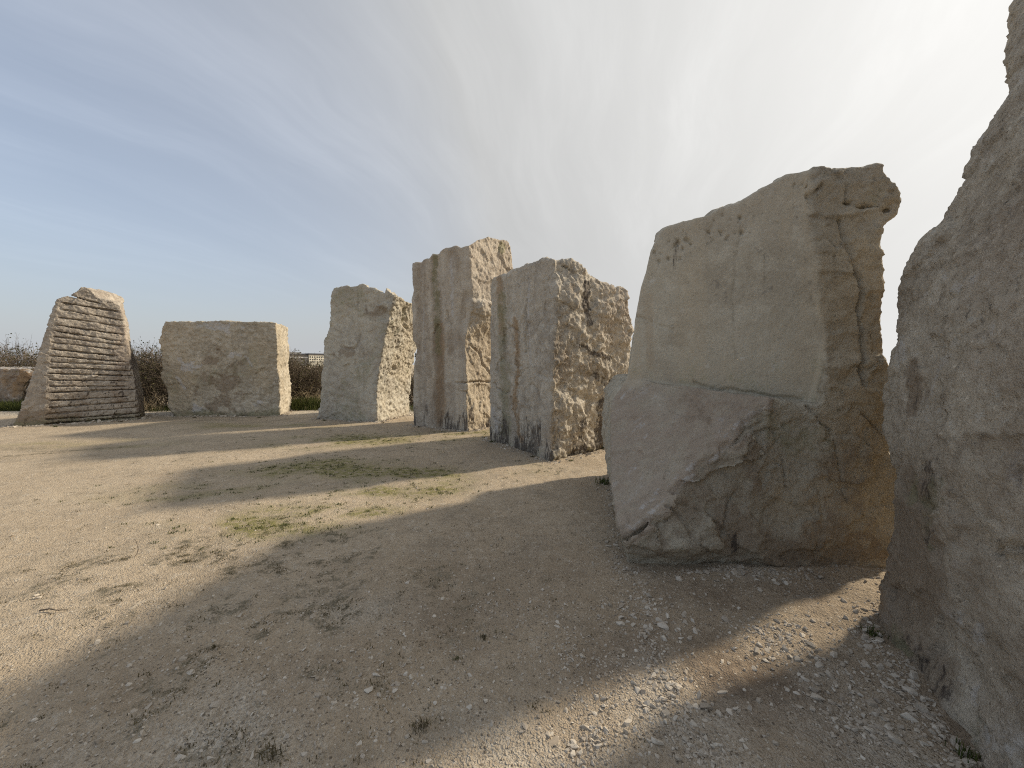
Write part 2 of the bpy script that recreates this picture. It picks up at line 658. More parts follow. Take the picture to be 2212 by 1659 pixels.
# ---- S1: tapering stone with sawn horizontal grooves
def stone_grooved():
    A, B, C = gp(22, 924), gp(95, 919), gp(303, 906)
    e = (C - A) / np.linalg.norm(C - A)
    n = np.array([e[1], -e[0]])
    D, E_ = C - n * 1.05, A - n * 1.05
    left = [(22, 924), (45, 868), (70, 792), (90, 722), (108, 670), (122, 634)]
    right = [(303, 906), (301, 870), (293, 815), (286, 790), (274, 740), (266, 690), (258, 660)]
    top = [(100, 640, 0), (122, 632, 0), (140, 624, 0), (152, 613, 0), (162, 612, 0), (178, 620, 0), (192, 636, 0), (222, 641, 0), (238, 650, 0), (250, 656, 0), (262, 666, 0), (275, 690, 0)]
    b = Block([A, C, D, E_], {3: (left, 0), 1: (right, 0)}, top, {0: 0.05, 2: 0.08}, 0.05, 0.02)
    inner = [(96, 915), (100, 800), (104, 740), (113, 690), (123, 650)]
    inr = [(296, 905), (290, 820), (275, 760), (262, 690)]

    def curve(pp):
        q = np.array([on_plane(x, y, A, b.nrm[0]) for x, y in pp])
        o = np.argsort(q[:, 2])
        return q[o, 2], ((q[:, :2] - A) @ e)[o]
    ci, cr = curve(inner), curve(inr)
    # groove lines (left end, right end) read off the photograph
    gl = [((150, 636), (208, 655)), ((137, 652), (240, 670)), ((136, 668), (252, 690)), ((128, 683), (254, 704)), ((125, 700), (255, 722)),
          ((120, 713), (250, 737)), ((118, 725), (255, 745)), ((116, 738), (242, 755)), ((114, 753), (240, 768)), ((113, 768), (262, 782)), ((110, 781), (268, 789)),
          ((110, 793), (272, 801)), ((110, 806), (274, 812)), ((110, 820), (265, 823)), ((110, 834), (266, 834)), ((112, 848), (282, 840)),
          ((112, 866), (265, 856)), ((108, 880), (285, 867)), ((106, 894), (290, 880)), ((104, 906), (294, 892)), ((102, 915), (296, 900))]
    GL = []
    for a, c in gl:
        qa, qc = on_plane(*a, A, b.nrm[0]), on_plane(*c, A, b.nrm[0])
        GL.append(((qa[:2] - A) @ e - 0.06, qa[2], (qc[:2] - A) @ e + 0.12, qc[2]))

    def sdf(P):
        d = b(P)
        s = b.s(0, P)
        f = b.face(0, P)
        si = np.interp(P[:, 2], *ci)
        sr = np.interp(P[:, 2], *cr)
        ch = (f + (si - s) * 0.38) / 1.07
        ch2 = (f + (s - sr) * 0.6) / 1.17
        return np.maximum(np.maximum(d, ch), ch2)

    def coarse(P):
        s = b.s(0, P)
        f = b.face(0, P)
        z = P[:, 2]
        o = 0.03 * fbm(P, 1.1, 2, 3)
        si = np.interp(z, *ci)
        sr = np.interp(z, *cr)
        for k, (sa, za, sc, zc) in enumerate(GL):
            zl = za + (zc - za) * (s - sa) / (sc - sa) + 0.012 * perlin(P * 2.5, 30 + k)
            dz = zl - z                                   # below the line: undercut, sawtooth shaped
            ends = sstep(-0.02, 0.07, s - sa) * sstep(-0.02, 0.10, sc - s)
            wd = 0.75 + 0.5 * (math.sin(k * 2.3) * 0.5 + 0.5) + 0.5 * perlin(P * 1.3, 12 + k % 3)
            tooth = np.where(dz > 0, 1 - sstep(0.012 * wd, 0.030 * wd, dz), 1 - sstep(0.0, 0.012, -dz))
            o = o + (0.085 + 0.025 * math.sin(k * 1.7)) * tooth * ends * (np.abs(f) < 0.2)
        return o

    def fine(V, N):
        return cleft(V * [1, 1, 1.3], 0.016, 3.4, 40, 0.7)

    def marks(V, N):
        x, y = project(V)
        f = facing(V, N)
        return {'pink': 0.55 * sstep(270, 262, np.abs(x - 0) * 0 + 300 - x) * 0 + spot(V, N, 262, 760, 22, 110, 0.6, 2) * 0.7,
                'black': spot(V, N, 288, 780, 9, 26, 0.6, 3) * 0.7 + 0.55 * f * sstep(0.62, 0.8, N[:, 0]) * sstep(2.4, 1.4, V[:, 2]) + 0.5 * f * sstep(0.25, 0.0, V[:, 2]) * sstep(-0.1, 0.4, fbm(V, 2, 3, 5)),
                'brown': 0.9 * f * sstep(1.2, 0.2, V[:, 2]) * sstep(-0.25, 0.35, fbm(V, 1.3, 4, 8)),
                'algae': 0.6 * f * sstep(0.4, 0.0, V[:, 2])}
    lo, hi = b.bounds()
    return carve('standing_stone', sdf, lo, hi, 0.0185, coarse, fine, marks, M_GROOVE, band=0.12)


# ---- S2: squat square block
def stone_square():
    A, B, C = gp(352, 899), gp(605, 898.5), gp(623, 889)
    dv = (C - B) / np.linalg.norm(C - B) * 1.5
    left = [(375, 898), (361, 881), (358, 858), (346, 815), (346, 806), (352, 794), (349, 762), (346, 730), (353, 702), (357, 695)]
    corner = [(605, 898), (604, 860), (602, 815), (598, 794), (600, 760), (598, 720), (597, 694)]
    backr = [(623, 889), (620, 860), (618, 824), (621, 794), (615, 737), (612, 700)]
    top = [(340, 697, 0), (357, 695, 0), (420, 694.5, 0), (480, 694, 0), (540, 695, 0), (590, 695, 0), (612, 697, 0), (625, 704, 0)]
    b = Block([A, B, B + dv, A + dv], {3: (left, 0), 1: (corner, 0)}, top, {}, 0.02, 0.022)

    def coarse(P):
        s = b.s(0, P)
        z = P[:, 2]
        o = 0.03 * fbm(P, 0.9, 3, 61)
        # hollow flake at the lower left, bite out of the top edge
        hol = sstep(0.55, 0.0, np.hypot((s - 0.35) / 1.0, (z - 0.75) / 1.2))
        o = o + 0.08 * hol * (P[:, 1] < A[1] + 0.3)
        return o

    def fine(V, N):
        return cleft(V * [1, 1, 1.4], 0.022, 2.4, 64, 0.9) - 0.03 * spot(V, N, 475, 703, 40, 10, 0.9, 9)

    def marks(V, N):
        f = facing(V, N)
        fr = f * sstep(0.4, 0.7, -N[:, 1])
        w = [(spot(V, N, 408, 792, 16, 12, .9, 1)), poly_mask(V, N, [(388, 772), (396, 786), (420, 796), (437, 786)], 6, 6, 2), spot(V, N, 500, 766, 8, 7, .7, 3), poly_mask(V, N, [(505, 762), (520, 768)], 4, 3, 4),
             poly_mask(V, N, [(530, 770), (538, 785), (545, 794)], 4, 4, 5), poly_mask(V, N, [(380, 815), (392, 825), (400, 838)], 5, 4, 6), spot(V, N, 428, 885, 14, 10, .9, 7), spot(V, N, 560, 868, 11, 9, .9, 8),
             spot(V, N, 480, 705, 55, 12, 0.9, 9) * 0.7]
        return {'pale': mx(*w), 'buff': 0.75 * mx(spot(V, N, 395, 850, 42, 75, .6, 10), spot(V, N, 575, 780, 45, 90, .7, 11)),
                'algae': fr * (0.35 * sstep(-0.1, 0.4, fbm(V, 1.0, 4, 70)) + 0.5 * sstep(0.3, 0, V[:, 2])),
                'brown': fr * 0.75 * mx(spot(V, N, 480, 830, 45, 75, 0.8, 12), sstep(0.25, 0.0, V[:, 2]) * sstep(-.2, .3, fbm(V, 2, 3, 71)))}
    lo, hi = b.bounds()
    return carve('standing_stone', b, lo, hi, 0.025, coarse, fine, marks, M_BLOCK)


# ---- S3: greyish stone with one sunlit rough side
def stone_sunlit_side():
    A, B, C = gp(686, 903.5), gp(815, 910.5), gp(884, 893.5)
    dv = (C - B)
    left = [(686, 903), (690, 850), (695, 790), (699, 735), (708, 720), (712, 690), (714, 655), (716, 640), (722, 617)]
    corner = [(815, 910), (813, 860), (817, 812), (823, 776), (833, 722), (842, 690), (848, 655), (852, 636)]
    backr = [(884, 893), (885, 850), (887, 797), (882, 765), (890, 740), (892, 703), (890, 656), (886, 640)]
    top = [(715, 621, 0), (722, 618, 0), (732, 618, 0), (745, 615, 0), (758, 618, 0), (768, 617, 0), (783, 611, 0), (795, 618, 0), (815, 625, 0), (830, 632, 0), (848, 636, 0), (866, 640, 1), (878, 650, 1), (892, 662, 1)]
    b = Block([A, B, C, A + dv], {3: (left, 0), 1: (corner, 0), 2: (backr, 1)}, top, {}, 0.12, 0.03)

    def coarse(P):
        o = 0.03 * fbm(P, 0.8, 2, 81)
        q = at_depth(830, 680, b.p[1][1])
        hol = sstep(0.6, 0.1, np.linalg.norm((P - q) / np.array([0.55, 0.6, 0.42]), axis=1))
        return o + 0.09 * hol

    def fine(V, N):
        rough = sstep(0.2, 0.6, N[:, 0])
        o = (0.009 + 0.012 * rough) * fbm(V, 8, 5, 84, 0.7) + rough * 0.016 * facets(V, 10, 85, 1.5) + cleft(V, 0.026, 1.9, 86, 0.5)
        hole = spot(V, N, 851, 796, 5.5, 8, 0.05, 3)
        cr = mx(poly_mask(V, N, [(788, 660), (792, 676), (800, 690)], 3, 3, 1), poly_mask(V, N, [(780, 722), (772, 745), (762, 758)], 3, 2, 2), poly_mask(V, N, [(737, 752), (762, 757)], 4, 5, 4))
        slot = poly_mask(V, N, [(875, 665), (873, 700), (878, 710)], 6, 5, 9)
        return o - 0.09 * hole - 0.035 * cr - 0.08 * slot

    def marks(V, N):
        f = facing(V, N)
        fr = f * sstep(0.3, 0.6, -N[:, 1])
        return {'algae': fr * 0.4 * sstep(-0.15, 0.35, fbm(V, 0.9, 4, 90)), 'pink': fr * 0.2 * sstep(0.0, 0.4, fbm(V, 1.1, 4, 91)),
                'brown': 0.6 * mx(spot(V, N, 750, 762, 30, 12, .6, 3), spot(V, N, 815, 680, 26, 14, .7, 4)), 'buff': f * 0.55 * sstep(0.4, 0.7, N[:, 0]) * sstep(-0.2, 0.4, fbm(V, 1.2, 3, 92))}
    lo, hi = b.bounds()
    return carve('standing_stone', b, lo, hi, 0.025, coarse, fine, marks, M_CHALK)


# ---- S4: tallest one of the middle, with upright drill flutes
def stone_fluted():
    A, B, C0 = gp(893, 917.5), gp(1010, 930.5), gp(1060, 920.5)
    C = line_x_px(B, C0, 1099)
    dv = (C - B)
    left = [(893, 917), (892, 856), (894, 787), (898, 755), (891, 731), (891, 690), (889, 645), (893, 628), (889, 600), (888, 566)]
    corner = [(1012, 930), (1006, 842), (1004, 780), (1005, 731), (1012, 700), (1022, 662), (1019, 610), (1016, 579), (1013, 534)]
    backr = [(1099, 915), (1099, 760), (1099, 640), (1101, 572), (1099, 540), (1095, 518)]
    top = [(885, 568, 0), (905, 561, 0), (926, 555, 0), (934, 543, 0), (955, 536, 0), (978, 528, 0), (1004, 531, 0), (1013, 529, 0), (1030, 521, 1), (1056, 513, 1), (1075, 518, 1), (1095, 520, 1), (1101, 526, 1)]
    b = Block([A, B, C, A + dv], {3: (left, 0), 1: (corner, 0), 2: (backr, 1)}, top, {}, 0.0, 0.035)
    lenAB = np.linalg.norm(B - A)

    def flute_s(px, py):
        q = on_plane(px, py, A, b.nrm[0])
        return (q[:2] - A) @ ((B - A) / lenAB)
    fl = [(flute_s(909, 760), 0.09, 0.05), (flute_s(944, 760), 0.15, 0.10), (flute_s(975, 760), 0.10, 0.035), (flute_s(996, 760), 0.07, 0.03)]

    def coarse(P):
        s = b.s(0, P)
        f0 = b.face(0, P)
        f1 = b.face(1, P)
        z = P[:, 2]
        o = 0.02 * fbm(P, 0.9, 2, 101)
        rough = sstep(-0.5, -0.05, f1)
        near0 = sstep(-0.35, -0.1, f0) * sstep(4.6, 3.6, z + 0.5 * perlin(P * 0.9, 9))
        for (sc, w, dep) in fl:
            o = o + near0 * dep * np.exp(-((s - sc + 0.02 * np.sin(z * 2)) / w) ** 2)
        # broken bite where the corner spalled, horizontal split low on the right face
        q = on_plane(1012, 672, A, b.nrm[0])
        o = o + 0.13 * sstep(1.0, 0.2, np.linalg.norm((P - q) / np.array([0.45, 0.45, 0.6]), axis=1))
        sp = b.s(1, P)
        zc = on_plane(1030, 826, b.p[1], b.nrm[1])[2]
        o = o + 0.06 * rough * (1 - sstep(0.01, 0.035, np.abs(z - zc - 0.02 * np.sin(sp * 5))))
        q2 = on_plane(1040, 655, b.p[1], b.nrm[1])[2]
        return o + 0.07 * rough * sstep(q2 - 0.04, q2 + 0.1, z) * sstep(q2 + 0.9, q2 + 0.3, z)

    def fine(V, N):
        rough = sstep(0.1, 0.5, N[:, 0])
        o = (0.55 + 0.7 * rough) * cleft(V, 0.022, 2.0, 104, 0.7) + 0.010 * (1 - rough) * fbm(V * [1, 1, 0.25], 6, 3, 106)
        cr = mx(poly_mask(V, N, [(966, 672), (968, 690), (975, 700)], 2.6, 2, 1), poly_mask(V, N, [(948, 700), (938, 722)], 2.6, 2, 2), poly_mask(V, N, [(1036, 760), (1040, 785), (1052, 800), (1058, 806)], 4, 3, 3),
                poly_mask(V, N, [(1016, 745), (1030, 760)], 3, 2, 4))
        return o - 0.04 * cr

    def marks(V, N):
        f = facing(V, N)
        fr = f * sstep(0.3, 0.6, -N[:, 1])
        foot = sstep(0.62, 0.12, V[:, 2] + 0.35 * fbm(V * [1, 1, .25], 4, 3, 111))
        return {'rust': 0.9 * poly_mask(V, N, [(948, 700), (952, 780), (952, 880), (950, 915)], 13, 5, 3),
                'algae': 0.6 * poly_mask(V, N, [(940, 545), (942, 620), (945, 700), (948, 760)], 10, 4, 4) + 0.8 * spot(V, N, 1086, 535, 9, 14, .6, 5),
                'brown': 0.5 * poly_mask(V, N, [(938, 560), (946, 700), (950, 900)], 17, 6, 6) + 0.45 * fr * sstep(0, .4, fbm(V * [1, 1, .3], 2, 3, 112)),
                'black': 0.62 * fr * foot * sstep(-0.5, 0.2, fbm(V * [1, 1, 0.2], 2.5, 3, 113, 0.65)),
                'pink': 0.3 * f * sstep(0.0, 0.4, N[:, 0]) * sstep(2.9, 3.3, V[:, 2]) + 0.06 * fr, 'pale': 0.5 * mx(poly_mask(V, N, [(914, 660), (916, 720), (919, 790)], 2.5, 2, 7), poly_mask(V, N, [(974, 560), (978, 680)], 6, 3, 8)),
                'buff': 0.75 * f * sstep(0.2, 0.6, N[:, 0]) * sstep(2.9, 2.3, V[:, 2])}
    lo, hi = b.bounds()
    return carve('standing_stone', b, lo, hi, 0.024, coarse, fine, marks, M_FLUTE)


# ---- S5: broad stone, cracked smooth side and deeply pitted side
def stone_pitted():
    A, B, C0 = gp(1057, 949), gp(1189, 993), gp(1298, 970.5)
    C = line_x_px(B, C0, 1356)
    dv = (C - B) * 1.02
    left = [(1057, 949), (1058, 850), (1058, 720), (1059, 640), (1059, 585)]
    corner = [(1189, 993), (1191, 900), (1194, 790), (1196, 700), (1198, 646), (1194, 555)]
    backr = [(1340, 960), (1348, 870), (1350, 816), (1359, 790), (1355, 733), (1358, 709), (1352, 640), (1344, 606)]
    top = [(1052, 612, 0), (1058, 602, 0), (1073, 588, 0), (1096, 577, 0), (1139, 562, 0), (1176, 554, 0), (1195, 552, 0), (1211, 554, 1), (1240, 562, 1), (1257, 575, 1), (1283, 591, 1), (1312, 610, 1), (1328, 613, 1), (1341, 607, 1), (1352, 625, 1), (1366, 650, 1)]
    b = Block([A, B, C, A + dv], {3: (left, 0), 1: (corner, 0), 2: (backr, 1)}, top, {}, 0.05, 0.07)

    def coarse(P):
        f0 = b.face(0, P)
        f1 = b.face(1, P)
        rough = sstep(-0.45, -0.1, f1) * sstep(-0.15, 0.25, b.s(1, P) + 0.1)
        o = 0.02 * fbm(P, 0.9, 2, 121)
        o = o + rough * 0.06 * fbm(P, 1.8, 2, 123, 0.5)
        s = b.s(0, P)
        near0 = sstep(-0.3, -0.08, f0) * sstep(3.5, 2.5, P[:, 2] + 0.5 * perlin(P * 0.9, 9))
        L = np.linalg.norm(B - A)
        for sc, w, dep in ((0.30 * L, 0.12, 0.05), (0.52 * L, 0.05, 0.03), (0.70 * L, 0.10, 0.05), (0.08 * L, 0.06, -0.03)):
            o = o + near0 * dep * np.exp(-((s - sc + 0.05 * np.sin(P[:, 2] * 1.7)) / w) ** 2)
        return o

    def fine(V, N):
        rough = sstep(0.0, 0.4, N[:, 0])
        o = (1 - rough) * cleft(V, 0.012, 2.5, 124, 0.9) + rough * (0.012 * fbm(V, 5, 5, 125, 0.7, ridge=True) + cleft(V, 0.036, 2.0, 126, 0.5) + 0.016 * facets(V, 8, 127, 1.5))
        o = o + 0.012 * (1 - rough) * fbm(V * [1, 1, 0.3], 5, 4, 128)
        lines = [[(1072, 800), (1085, 772), (1094, 765)], [(1100, 700), (1122, 720), (1120, 745)], [(1066, 830), (1090, 850), (1100, 845)], [(1080, 930), (1090, 900), (1075, 880)], [(1115, 780), (1128, 800), (1120, 830)],
                 [(1135, 650), (1140, 700), (1137, 760)], [(1092, 712), (1085, 740), (1088, 780)], [(1150, 830), (1165, 860)], [(1070, 900), (1085, 920), (1078, 940)], [(1105, 860), (1112, 900)]]
        cr = np.zeros(len(V))
        for k, l in enumerate(lines):
            cr = np.maximum(cr, poly_mask(V, N, l, 3.2, 7, 30 + k))
        vein = sstep(0.045, 0.0, np.abs(fbm(V * [1, 1, 0.5], 1.8, 3, 129))) * (1 - rough) * facing(V, N)
        return o - 0.035 * cr - 0.018 * vein + 0.02 * spot(V, N, 1143, 790, 9, 150, 0.3, 5)

    def marks(V, N):
        f = facing(V, N)
        fr = f * sstep(0.25, -0.05, N[:, 0])
        right = f * sstep(0.0, 0.4, N[:, 0])
        foot = sstep(0.65, 0.15, V[:, 2] + 0.4 * fbm(V * [1, 1, .22], 4, 3, 131))
        x, y = project(V)
        return {'rust': 0.95 * poly_mask(V, N, [(1112, 690), (1118, 760), (1112, 850), (1120, 930), (1128, 950)], 7, 8, 1) + 0.8 * poly_mask(V, N, [(1078, 590), (1080, 660), (1085, 720)], 10, 5, 2),
                'algae': 0.55 * poly_mask(V, N, [(1085, 640), (1088, 800), (1095, 930)], 16, 8, 3) + 0.4 * f * sstep(.35, .0, V[:, 2]),
                'black': 0.95 * mx(0.66 * fr * foot * sstep(-0.5, 0.2, fbm(V * [1, 1, 0.2], 2.5, 3, 133, 0.65)), 0.8 * spot(V, N, 1310, 930, 45, 60, .8, 4), right * sstep(0.35, 0.05, V[:, 2]) * sstep(-.1, .3, fbm(V, 3, 3, 135)),
                                   0.75 * poly_mask(V, N, [(1268, 610), (1262, 660), (1275, 700)], 12, 8, 5), 0.7 * poly_mask(V, N, [(1255, 745), (1290, 760), (1320, 780)], 8, 8, 6), 0.6 * poly_mask(V, N, [(1290, 800), (1330, 850)], 12, 12, 7)),
                'brown': right * 0.5 * sstep(0.05, 0.45, fbm(V, 1.6, 4, 136)), 'pink': 0.5 * right * sstep(1260, 1330, x) * sstep(1.4, 2.2, V[:, 2]),
                'pale': 0.55 * mx(poly_mask(V, N, [(1143, 600), (1141, 660), (1143, 720), (1147, 790)], 3.5, 2, 8), poly_mask(V, N, [(1062, 880), (1075, 930)], 10, 6, 9))}
    lo, hi = b.bounds()
    return carve('standing_stone', b, lo, hi, 0.021, coarse, fine, marks, M_ROUGH, band=0.2)


# ---- S6: big block, sawn panel above a sloping shoulder
def stone_panel():
    F0, F1, F2 = gp(1347, 1190), gp(1640, 1236), gp(1905, 1226)
    back = 5.35
    FA = np.array([F0[0], 2.93])
    FB = np.array([F2[0] + 0.03, 2.83])
    PA, PB = at_depth(1357, 818, 3.52), at_depth(1738, 868, 2.985)
    pe = (PB - PA)[:2]
    pn = np.array([pe[1], -pe[0]]) / np.linalg.norm(pe)
    LB = np.array([1.42, back])
    RB = np.array([3.6, back])
    left = [(1350, 1190, 3.08), (1335, 1130, 3.02), (1322, 1060, 3.12), (1317, 1000, 3.22), (1317, 930, 3.33), (1322, 870, 3.42), (1355, 820, 3.52), (1362, 790, 3.52), (1368, 740, 3.52), (1372, 690, 3.52), (1385, 620, 3.52), (1395, 590, 3.52), (1404, 545, 3.52), (1418, 508, 3.52)]
    right = [(1930, 1226), (1950, 1150), (1952, 1000), (1944, 900), (1936, 760), (1934, 640), (1931, 560), (1928, 500), (1932, 474), (1962, 446), (1968, 415), (1955, 385), (1937, 357)]
    top = [(1395, 520, 3.70), (1418, 508, 3.68), (1445, 500, 3.64), (1470, 494, 3.6), (1500, 486, 3.55), (1520, 470, 3.5), (1560, 458, 3.45), (1600, 436, 3.4), (1640, 415, 3.32), (1655, 404, 3.3), (1700, 396, 3.22), (1720, 390, 3.2), (1748, 374, 3.1), (1800, 366, 3.02), (1850, 362, 3.0), (1880, 356, 3.0), (1935, 355, 3.0), (1965, 362, 3.0)]
    b = Block([FA, FB, RB, LB], {1: (right, 0)}, top, {}, 0.0, 0.045)
    b.prof[0] = (np.array([-0.3, 0.0, 0.18, 0.55, 0.9, 1.22, 1.6, 2.4, 2.7, 2.85, 3.2]), np.array([0.02, 0.06, 0.20, 0.26, 0.26, 0.16, -0.08, -0.13, -0.14, -0.11, -0.12]))
    zs, of = [], []
    for (px, py, yd) in left:
        q = at_depth(px, py, yd)
        zs.append(q[2])
        of.append((q[:2] - b.p[3]) @ b.nrm[3])
    o = np.argsort(zs)
    b.prof[3] = (np.array(zs)[o], np.array(of)[o])
    lq = [at_depth(px, py, 3.52) for px, py, _ in left if py < 821]
    lz = np.array([q[2] for q in lq])
    lx = np.array([q[0] for q in lq])
    # shoulder: plane through the ledge and the low left toe
    toe = at_depth(1358, 1150, 2.76)
    rid = at_depth(1668, 874, 2.79)
    low = np.array([*gp(1655, 1238), 0.0]) + [0, 0.05, 0]
    ln = np.cross(toe - rid, low - rid)
    ln /= np.linalg.norm(ln)
    if ln[1] > 0:
        ln = -ln
    rn = np.cross(rid - PA, toe - PA)
    rn /= np.linalg.norm(rn)
    if rn[2] < 0:
        rn = -rn
    edge_top, edge_bot = at_depth(1742, 380, 3.12), PB
    er = [(at_depth(px, py, 2.97)) for px, py in ((1738, 900), (1745, 868), (1760, 790), (1772, 720), (1756, 660), (1752, 560), (1745, 480), (1742, 330))]
    ez = np.array([q[2] for q in er])[::1]
    ex = np.array([q[0] for q in er])
    oz = np.argsort(ez)
    ez, ex = ez[oz], ex[oz]

    def wobble(P):
        return 0.022 * fbm(P, 1.7, 3, 145, 0.5)

    def panel_front(P):
        return (P[:, 0] - PA[0]) * pn[0] + (P[:, 1] - PA[1]) * pn[1]      # > 0 in front of the panel

    def sdf(P):
        d = b(P)
        pf = panel_front(P)
        rt = np.interp(P[:, 2], ez, ex) - P[:, 0] + 0.03 * perlin(P * 2.2, 5)      # > 0 left of the rough column
        zl = PA[2] + (PB[2] - PA[2]) * (P[:, 0] - PA[0]) / (PB[0] - PA[0])
        up = np.maximum((P - PA) @ rn + wobble(P), P[:, 2] - zl - 0.012 * perlin(P * 6, 8))
        cut = np.minimum(np.minimum(pf, up), rt)                         # inside of the cut > 0
        d = np.maximum(d, cut)
        lim = 2.85 - 0.05 * sstep(0.5, 0.1, P[:, 2]) - 0.30 * np.clip(2.0 - P[:, 0], 0, 1.2) + 0.04 * np.clip(P[:, 2] - 1.2, 0, 1)
        d = np.maximum(d, lim - P[:, 1])
        under = (P - rid) @ ln - 0.5 * np.maximum(0, P[:, 0] - 1.85) + 0.06 * fbm(P, 1.9, 3, 147, 0.55) + 0.05 * facets(P, 2.6, 148)     # broken face below the ridge leans back in
        d = np.maximum(d, under)
        xl = np.interp(P[:, 2], lz, lx)
        flank = (xl + (P[:, 1] - 3.52) * 0.40 - P[:, 0]) * 0.92
        d = np.maximum(d, np.where((P[:, 1] > 3.5) & (P[:, 2] > lz[0]), flank, d))
        # dark hollow under the overhanging cap
        for (px, py, yy, r) in ((1880, 446, 2.95, (0.14, 0.10, 0.035)), (1832, 440, 2.97, (0.05, 0.08, 0.03)), (1915, 455, 2.96, (0.07, 0.08, 0.03))):
            q = at_depth(px, py, yy)
            k = np.linalg.norm((P - q) / np.array(r), axis=1)
            d = np.maximum(d, (1 - k) * min(r))
        return d

    def zones(P):
        pf = panel_front(P)
        up = (P - PA) @ rn + wobble(P)
        rt = np.interp(P[:, 2], ez, ex) - P[:, 0]
        zl = PA[2] + (PB[2] - PA[2]) * (P[:, 0] - PA[0]) / (PB[0] - PA[0])
        panel = sstep(0.07, 0.03, np.abs(pf)) * sstep(-0.03, 0.02, np.maximum(up, P[:, 2] - zl)) * sstep(-0.06, 0.0, rt)
        ramp = sstep(0.05, 0.025, np.abs(up)) * sstep(-0.03, 0.02, pf) * sstep(0.04, -0.01, P[:, 2] - zl)
        return panel, ramp, rt

    def coarse(P):
        panel, ramp, rt = zones(P)
        sm = np.maximum(panel * sstep(2.75, 2.3, P[:, 2] - 0.0 * rt) * 0.95, ramp * 0.92)
        o = 0.03 * fbm(P, 1.0, 2, 141)
        low = sstep(1.5, 0.9, P[:, 2])
        o = o + low * 0.05 * fbm(P, 1.6, 2, 143)
        # long upright crack beside the panel gives a proud rounded roll at the right
        return o * (1 - sm) + 0.008 * panel * fbm(P, 1.5, 2, 144)

    def fine(V, N):
        panel, ramp, rt = zones(V)
        sm = np.maximum(panel, ramp * 0.75)
        x, y = project(V)
        o = (1 - sm) * (cleft(V * [1, 1, 1.25], 0.021, 2.2, 151, 0.5))
        o = o + panel * 0.0022 * fbm(V, 9, 4, 153, 0.65) + ramp * (0.006 * fbm(V, 12, 4, 154, 0.75) + 0.006 * facets(V, 3.5, 155))
        lines = [([(1815, 475), (1822, 500), (1838, 550), (1855, 600), (1862, 640), (1860, 700), (1866, 760), (1864, 830)], 6, 0.085), ([(1790, 520), (1802, 535), (1798, 560)], 3, 0.02),
                 ([(1355, 672), (1395, 688), (1455, 712)], 3.5, 0.02), ([(1425, 722), (1465, 728)], 3, 0.015), ([(1600, 490), (1590, 560), (1580, 620), (1585, 700), (1592, 780)], 3.5, 0.010),
                 ([(1655, 550), (1650, 620)], 2.5, 0.010), ([(1375, 600), (1368, 660)], 2.5, 0.008), ([(1752, 640), (1760, 665)], 3, 0.015), ([(1740, 880), (1790, 930), (1800, 980), (1815, 1030), (1825, 1080)], 4, 0.03),
                 ([(1770, 1060), (1780, 1150), (1760, 1230)], 4, 0.03), ([(1640, 1130), (1660, 1170), (1690, 1200)], 4, 0.02), ([(1690, 980), (1700, 1050), (1740, 1090)], 3.5, 0.02), ([(1560, 990), (1610, 930), (1640, 905)], 4, 0.02),
                 ([(1440, 1095), (1480, 1120), (1500, 1170), (1540, 1200)], 5, 0.03), ([(1620, 960), (1615, 1020), (1590, 1060), (1565, 1110), (1560, 1160)], 4, 0.03), ([(1860, 900), (1905, 935)], 4, 0.03), ([(1800, 372), (1825, 400), (1822, 440)], 3, 0.02)]
        cr = np.zeros(len(V))
        for k, (l, w, dep) in enumerate(lines):
            cr = np.maximum(cr, 0.8 * dep * poly_mask(V, N, l, w * 0.95, 7, 200 + k) * (0.35 + 0.65 * sstep(-0.3, 0.15, seen(V, N)[3 + k % 2])))
        led = 0.022 * poly_mask(V, N, [(1500, 828), (1520, 835), (1580, 841), (1660, 852), (1730, 866)], 4.2, 6, 230)
        # pits along the upper panel
        pits = np.zeros(len(V))
        near = (x > 1360) & (x < 1800) & (y > 370) & (y < 620) & (panel > 0.3)
        idx = np.nonzero(near)[0]
        if len(idx):
            rr = np.random.default_rng(5)
            for _ in range(300):
                px = rr.uniform(1380, 1790)
                yt = np.interp(px, [1400, 1520, 1650, 1750, 1800], [515, 470, 405, 375, 366])
                py = yt + 14 + 85 * rr.random() ** 1.3 * (0.6 + 0.4 * rr.random())
                if math.sin(px * 0.041) + math.sin(px * 0.013 + py * 0.05) < rr.uniform(-1.2, 1.6):
                    continue
                rad = min(6.5, 1.5 * rr.pareto(2.2) + 1.3)
                m = np.hypot(x[idx] - px, (y[idx] - py) * 0.9)
                pits[idx] = np.maximum(pits[idx], 0.018 * rad / 3 * (1 - sstep(0.3 * rad, rad * 1.1, m)))
        return o - cr - led - pits * facing(V, N)

